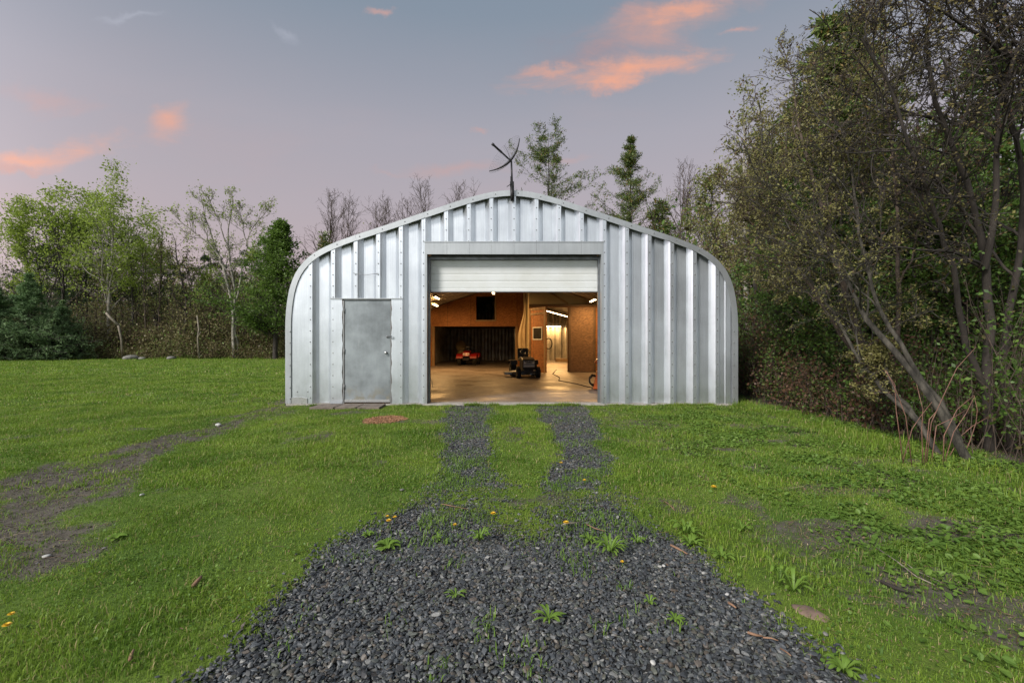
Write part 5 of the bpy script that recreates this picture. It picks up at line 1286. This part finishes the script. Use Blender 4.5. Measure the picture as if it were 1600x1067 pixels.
add_blades('grass', 'taller grass at the lawn edge before the left wood', 'grass', 15, 30000, (-42, -8, 35.2, 37.2), lambda x, y: sstep(fbm(x, y, .8), .3, .6), 0.16, 0.03)
# ragged taller tufts: along walls, wood edge, weeds invading the gravel
tuft = lambda x, y: sstep(fbm(x + 40, y + 13, 2.6, 4), 0.56, 0.68) * grass_d(x, y)
add_blades('grass_tufts', 'ragged taller tufts through the lawn', 'grass', 16, 90000, (-7, 5.5, 1.5, 9.5), tuft, 0.042, 0.005)
edge = lambda x, y: np.exp(-((x - (4.75 + 0.3 * (fbm(y, x * 0, 0.9) - .5))) / 0.30) ** 2) * sstep(fbm(x, y, 1.8, 3), 0.3, 0.55)
add_blades('edge_grass', 'long grass along the foot of the right wood', 'grass', 17, 60000, (3.8, 6.0, 3.4, 12), edge, 0.075, 0.006)
add_blades('wall_grass', 'grass growing against the foot of the garage wall', 'grass', 18, 24000, (-5.0, 5.0, D0 - 0.16, D0 - 0.045), lambda x, y: 0.8 * sstep(fbm(x, y * 0, 1.8), 0.40, 0.6) * ((x < -4.0) | ((x > -2.55) & (x < -1.9)) | (x > -1.0)), 0.05, 0.006)
sp = lambda x, y: sstep(gravel(x, y), 0.3, 0.8) * (sstep(y, 2.5, 4.2) * (1 - 0.8 * sstep(y, 4.9, 5.5)) * sstep(fbm(x + 2, y + 5, 3.2, 4), 0.38, 0.58) + 0.25 * sstep(fbm(x + 21, y + 5, 4.5, 4), 0.62, 0.72))
add_blades('sprouts', 'sparse green sprouts coming up through the gravel', 'weed', 19, 170000, (-1.9, 2.1, 1.5, 9.3), sp, 0.030, 0.0055)
b2_ = lambda x, y: grass_d(x, y) * 0.5 * sstep(x + (fbm(x, y, 1.0) - .5), 1.4, 2.4)
add_blades('grass', 'coarse mixed grass on the right', 'broad', 20, 120000, (1.2, 5.6, 1.5, 9.4), b2_, 0.035, 0.0075)

def flat_leaves(seed, n, box, dens, size, zh, tilt=0.5, aspect=0.75):
    rng = np.random.default_rng(seed); x, y = sample(rng, n, *box, dens); N = len(x)
    s = size * np.clip(np.exp(rng.normal(0, 0.3, N)), 0.5, 1.35); Rm = rot_mats(rng, N, tilt)
    base = np.array([[-0.5, 0, 0], [-0.2, -0.42 * aspect, .06], [0.2, -0.36 * aspect, .08], [0.5, 0, 0.0], [0.2, 0.36 * aspect, .08], [-0.2, 0.42 * aspect, .06]])
    v = np.einsum('nij,nkj->nki', Rm, base[None] * s[:, None, None]) + np.stack([x, y, gz(x, y) + zh * rng.uniform(0.3, 1.3, N)], -1)[:, None]
    i = (np.arange(N) * 6)[:, None]
    return v.reshape(-1, 3), np.concatenate([i + np.array([[0, 1, 2, 3]]), i + np.array([[0, 3, 4, 5]])])
def add_flat(name, label, cat, mt, *a, **k):
    v, q = flat_leaves(*a, **k); tag(arr_mesh(name, v, quads=q, mats=[M[mt]]), label, cat, kind='stuff')
bl = lambda x, y: sstep(x + 1.3 * (fbm(x, y, 0.9) - .5), 1.6, 3.2) * sstep(fbm(x + 4, y + 9, 2.4, 4), 0.42, 0.58) * (1 - gravel(x, y)) * (1 - sstep(x, 5.2, 6))
add_flat('ground_ivy', 'low broad leaved weeds covering the ground before the right wood', 'weeds', 'broad', 31, 62000, (1.0, 5.8, 1.4, 9.3), bl, 0.036, 0.028, 0.5)
add_flat('clover', 'small clover leaves mixed in the lawn', 'clover', 'broad', 32, 60000, (-6, 3.5, 1.4, 7), lambda x, y: grass_d(x, y) * sstep(fbm(x + 60, y, 2.2, 4), 0.47, 0.6) * 0.9, 0.015, 0.026, 0.5, 1.0)
lit = lambda x, y: np.clip(dirt(x, y) * 0.55 * (x > 0.9) + 0.05 + 0.35 * sstep(x, 0.8, 2.0) * sstep(fbm(x + 15, y, 1.9, 4), 0.42, 0.6), 0, 1) * (1 - gravel(x, y) * .75) * ((y < D0 - 0.1) | (np.abs(x) > 4.9))
add_flat('leaf_litter', 'brown dead leaves and bits lying in the grass', 'leaf litter', 'litter', 33, 90000, (-6, 8, 1.4, 12), lit, 0.017, 0.016, 0.5, 0.4)
rng = np.random.default_rng(34)
def straws(n, dens, box, L, r, label, mt='litter'):
    x, y = sample(rng, n, *box, dens); N = len(x); a = rng.normal(0.4, 0.9, N); d = np.stack([np.cos(a), np.sin(a), rng.normal(0, .08, N)], -1); Ls = L * rng.uniform(.4, 1.4, N)
    s0 = np.stack([x, y, gz(x, y) + 0.012], -1); p = grow(rng, s0, d, Ls, 3, 0.12); rr = np.full((N, 4), r)
    v, q = tubes([(p, rr)], [4]); tag(arr_mesh('straw', v, quads=q, mats=[M[mt]]), label, 'straw', kind='stuff')
straws(6000, lambda x, y: np.clip(0.08 + dirt(x, y) * .5, 0, 1) * ((x > 0.9) | (x < -1.3)) * (1 - gravel(x, y)), (-5.5, 5.6, 1.5, 9.3), 0.09, 0.0013, 'dry straw and twiglets scattered over the grass')
# sawdust patch
x, y = sample(rng, 10000, -2.6, -1.6, 7.1, 8.2, lambda x, y: (((x + 2.12) / 0.36) ** 2 + ((y - 7.65) / 0.42) ** 2 + (fbm(x, y, 6) - .5) * 1.0 < 0.95) * 1.0)
N = len(x); Rm = rot_mats(rng, N, 0.4); base = np.array([[-.5, -.2, 0], [.5, -.2, 0], [.5, .2, 0], [-.5, .2, 0]])
v = np.einsum('nij,nkj->nki', Rm, base[None] * (0.022 * rng.uniform(.5, 1.5, N))[:, None, None]) + np.stack([x, y, gz(x, y) + 0.003 + 0.009 * rng.random(N)], -1)[:, None]
tag(arr_mesh('wood_chips', v.reshape(-1, 3), quads=np.arange(N * 4).reshape(-1, 4), mats=[M['sawdust']]), 'round patch of orange wood chips in the grass by the side door', 'wood chips', kind='stuff')

def ground_at(px_, py_):
    D_ = F * (H + 0.03) / (py_ - 533.5)
    for _ in range(6):
        x = (px_ - 800) * D_ / F; D_ = F * (H - float(gz(x, D_))) / (py_ - 533.5)
    x = (px_ - 800) * D_ / F
    return Vector((x, D_, float(gz(x, D_))))
def rosette(label, px_, py_, rad, n=11, up=0.5, wid=0.2, seed=0, name='weed', cat='weed'):
    r = random.Random(seed); o = ground_at(px_, py_); mb = MB()
    for i in range(n):
        a = 2 * math.pi * i / n * 1.0 + r.uniform(-.25, .25); L = rad * r.uniform(0.7, 1.1); u = up * r.uniform(0.5, 1.3); d = Vector((math.cos(a), math.sin(a), 0)); s = Vector((-d.y, d.x, 0))
        prev = []; vs = []
        for j, (t, w) in enumerate(((0, .25), (.25, .6), (.5, .95), (.75, 1.0), (.92, .6), (1.0, .08))):
            c = d * L * t + Vector((0, 0, 0.004 + L * u * math.sin(min(1, t * 1.1) * 2.2) * 0.6)); w2 = w * wid * L / 2 * (1 + 0.12 * r.uniform(-1, 1))
            vs += [c - s * w2 + Vector((0, 0, w2 * .35)), c, c + s * w2 + Vector((0, 0, w2 * .35))]
        mb.add(vs, [(3 * j + q, 3 * j + q + 1, 3 * j + q + 4, 3 * j + q + 3) for j in range(5) for q in (0, 1)], True)
    ob = mb.build(name, M['weed']); ob.location = o; return tag(ob, label, cat, 'weeds in the gravel')
rosette('small star shaped green weed alone in the middle of the near gravel', 712, 931, 0.06, 10, 0.6, .19, 1)
rosette('largest star shaped green weed at the bottom of the near gravel', 858, 968, 0.08, 17, 0.6, .17, 2)
rosette('biggest bushy green weed on the right half of the gravel', 953, 864, 0.115, 34, 1.1, .13, 3)
rosette('bushy green weed just left of the biggest one', 921, 846, 0.07, 16, 0.9, .2, 4)
rosette('upright green weed in the middle of the gravel where it narrows', 750, 846, 0.085, 22, 1.3, .16, 5)
rosette('little green weed right of the biggest bushy one', 996, 850, 0.065, 12, 1.0, .22, 6)
rosette('leafy green weed cluster at the right edge of the gravel, upper', 1074, 838, 0.12, 18, 1.1, .2, 7)
rosette('leafy green weed cluster at the right edge of the gravel, lower', 1078, 852, 0.10, 16, .9, .22, 8)
rosette('green weed at the right gravel edge below the leafy cluster', 1128, 872, 0.09, 10, .8, .25, 9)
rosette('small green weed standing in the gravel right of the largest star shaped one', 1015, 945, 0.05, 7, 1.2, .3, 10)
rosette('light green weed in the grass right of the drive', 1160, 830, 0.09, 12, 1.0, .2, 11)
rosette('tall narrow green weed by the flat brown stone', 1218, 915, 0.09, 8, 1.8, .2, 12)
rosette('light green weed above the flat brown stone', 1240, 925, 0.10, 10, 1.4, .2, 13)
rosette('bushy green weed at the bottom right corner of the gravel', 1318, 1052, 0.07, 18, 1.0, .25, 14)
rosette('tiny green weed between the wheel tracks', 684, 843, 0.06, 10, .8, .2, 15)
rosette('low round leaved weed at the upper left gravel edge', 575, 838, 0.05, 22, 0.8, .32, 16)
rosette('wide low round leaved weed in the upper left of the gravel', 605, 856, 0.085, 34, 0.6, .26, 17)
rosette('small weed low in the gravel right of centre', 1055, 970, 0.05, 12, .7, .25, 18)
rosette('pale green weed in the lawn below the dirt strip', 182, 842, 0.07, 10, 0.6, .4, 19)

def dandelion(label, px_, py_, s=0.016, seed=0):
    o = ground_at(px_, py_); t = thing('dandelion', label, 'dandelion', o, seed, 'dandelions')
    r = random.Random(seed); h = r.uniform(0.025, 0.045)
    mb = MB(); mb.tube([(0, 0, 0), (0.004, 0.002, h * .5), (0.002, 0, h)], 0.0018, 5); mb.build('stem', M['weed'], t)
    mb = MB()
    for k in range(3):
        n = 14 - 3 * k
        for i in range(n):
            a = 2 * math.pi * i / n + k * .2; d = Vector((math.cos(a), math.sin(a), 0.15 + 0.35 * k)); q = Vector((-d.y, d.x, 0)) * s * .14; L = s * (1 - .22 * k); c = Vector((0.002, 0, h))
            mb.add([c - q, c + d * L - q, c + d * L + q, c + q], [(0, 1, 2, 3)])
    mb.build('blossom', M['yellow'], t)
for i, (a, b, s_, lab) in enumerate(((607, 822, .020, 'yellow dandelion at the upper left gravel edge, lower of the three'), (605, 812, .014, 'yellow dandelion at the upper left gravel edge, left of the three'), (617, 817, .016, 'yellow dandelion at the upper left gravel edge, right of the three'), (771, 808, .022, 'brightest yellow dandelion in the middle where the tracks meet the gravel'), (877, 727, .020, 'yellow dandelion in the grass between the wheel tracks'), (913, 756, .018, 'yellow dandelion beside the right wheel track'), (884, 825, .022, 'yellow dandelion under the bent dry stick'), (1115, 766, .026, 'yellow dandelion alone in the grass right of the drive'), (711, 826, .016, 'pale yellow dandelion above the tiny weed'), (18, 970, .015, 'yellow dandelion near the left edge of the photo, upper'), (12, 988, .018, 'yellow dandelion near the left edge of the photo, lower'), (972, 886, .012, 'yellow dandelion below the biggest bushy weed'))):
    dandelion(lab, a, b, s_, i)
def stick(label, pts, r, m='stick'):
    q = [ground_at(a, b) + Vector((0, 0, r * 1.2 + 0.012)) for a, b in pts]; mb = MB(); mb.tube(q, [r] * (len(q) - 1) + [r * .6], 6); tag(mb.build('stick', M[m]), label, 'stick', 'sticks on the ground')
stick('pale bent dry stick above the right part of the gravel', [(880, 823), (892, 821), (908, 820)], 0.006, 'log')
stick('short brown stick lying in the grass left of the gravel', [(302, 922), (309, 914), (315, 907)], 0.011)
stick('reddish stick at the right edge of the gravel below the leafy cluster', [(1048, 856), (1060, 862), (1074, 870)], 0.007)
stick('thin brown stick on the gravel left of the leafy cluster', [(916, 822), (930, 829), (945, 833)], 0.004)
stick('thin curved stick in the grass above the leafy weeds', [(1034, 784), (1046, 791), (1054, 800)], 0.004)
stick('broken orange brown stick on the right side of the near gravel', [(1168, 994), (1180, 998), (1192, 1000)], 0.006)
stick('thin brown stick just right of the broken orange brown one', [(1192, 1001), (1205, 1002), (1216, 1006)], 0.0035)
stick('small reddish stick by the white pebble on the right gravel', [(1138, 947), (1145, 951), (1150, 955)], 0.006)
stick('brown stick in the right bottom corner of the gravel', [(1219, 1018), (1229, 1024), (1236, 1030)], 0.0035)
stick('long tan stalk lying in the grass on the right', [(1370, 860), (1400, 880), (1432, 905), (1460, 918)], 0.004, 'log')
stick('second tan stalk beside the long one', [(1405, 875), (1430, 895), (1468, 912)], 0.003, 'log')
stick('dark rotten branch in the grass under the tan stalks', [(1376, 914), (1400, 925), (1428, 934)], 0.009, 'bark_dark')
stick('small brown stick low in the grass at the bottom left', [(203, 1038), (206, 1028), (209, 1022)], 0.007)
stick('reddish thin twig on the upper gravel left of the brightest dandelion', [(690, 790), (705, 793), (730, 798)], 0.0035)
c = ground_at(1268, 958); rock('flat_stone', 'flat brown stone at the right edge of the gravel', (c.x, c.y, c.z - .002), (0.055, 0.085, 0.016), 'rust_stone', 21, None, 'stone').rotation_euler = (0, 0, R(30))
for i, (a, b, s_, lab) in enumerate(((1020, 1040, .014, 'white pebble at the bottom of the gravel right of centre'), (761, 1043, .012, 'pale pebble at the bottom of the gravel near the middle'), (1136, 932, .012, 'white pebble near the small reddish stick'), (1037, 887, .012, 'pale pebble below the leafy weed cluster'), (570, 953, .006, 'tiny pale chip on the left side of the near gravel'), (628, 768, .02, 'pale stone in the lawn above the upper left gravel edge'), (1290, 995, .014, 'long pale pebble at the right edge of the near gravel'))):
    c = ground_at(a, b); rock('pebble', lab, (c.x, c.y, c.z + s_ * .5 + .008), (s_, s_ * .75, s_ * .5), 'pale_stone' if i in (0, 2, 3) else 'rock', 30 + i, 'pale pebbles', 'pebble')
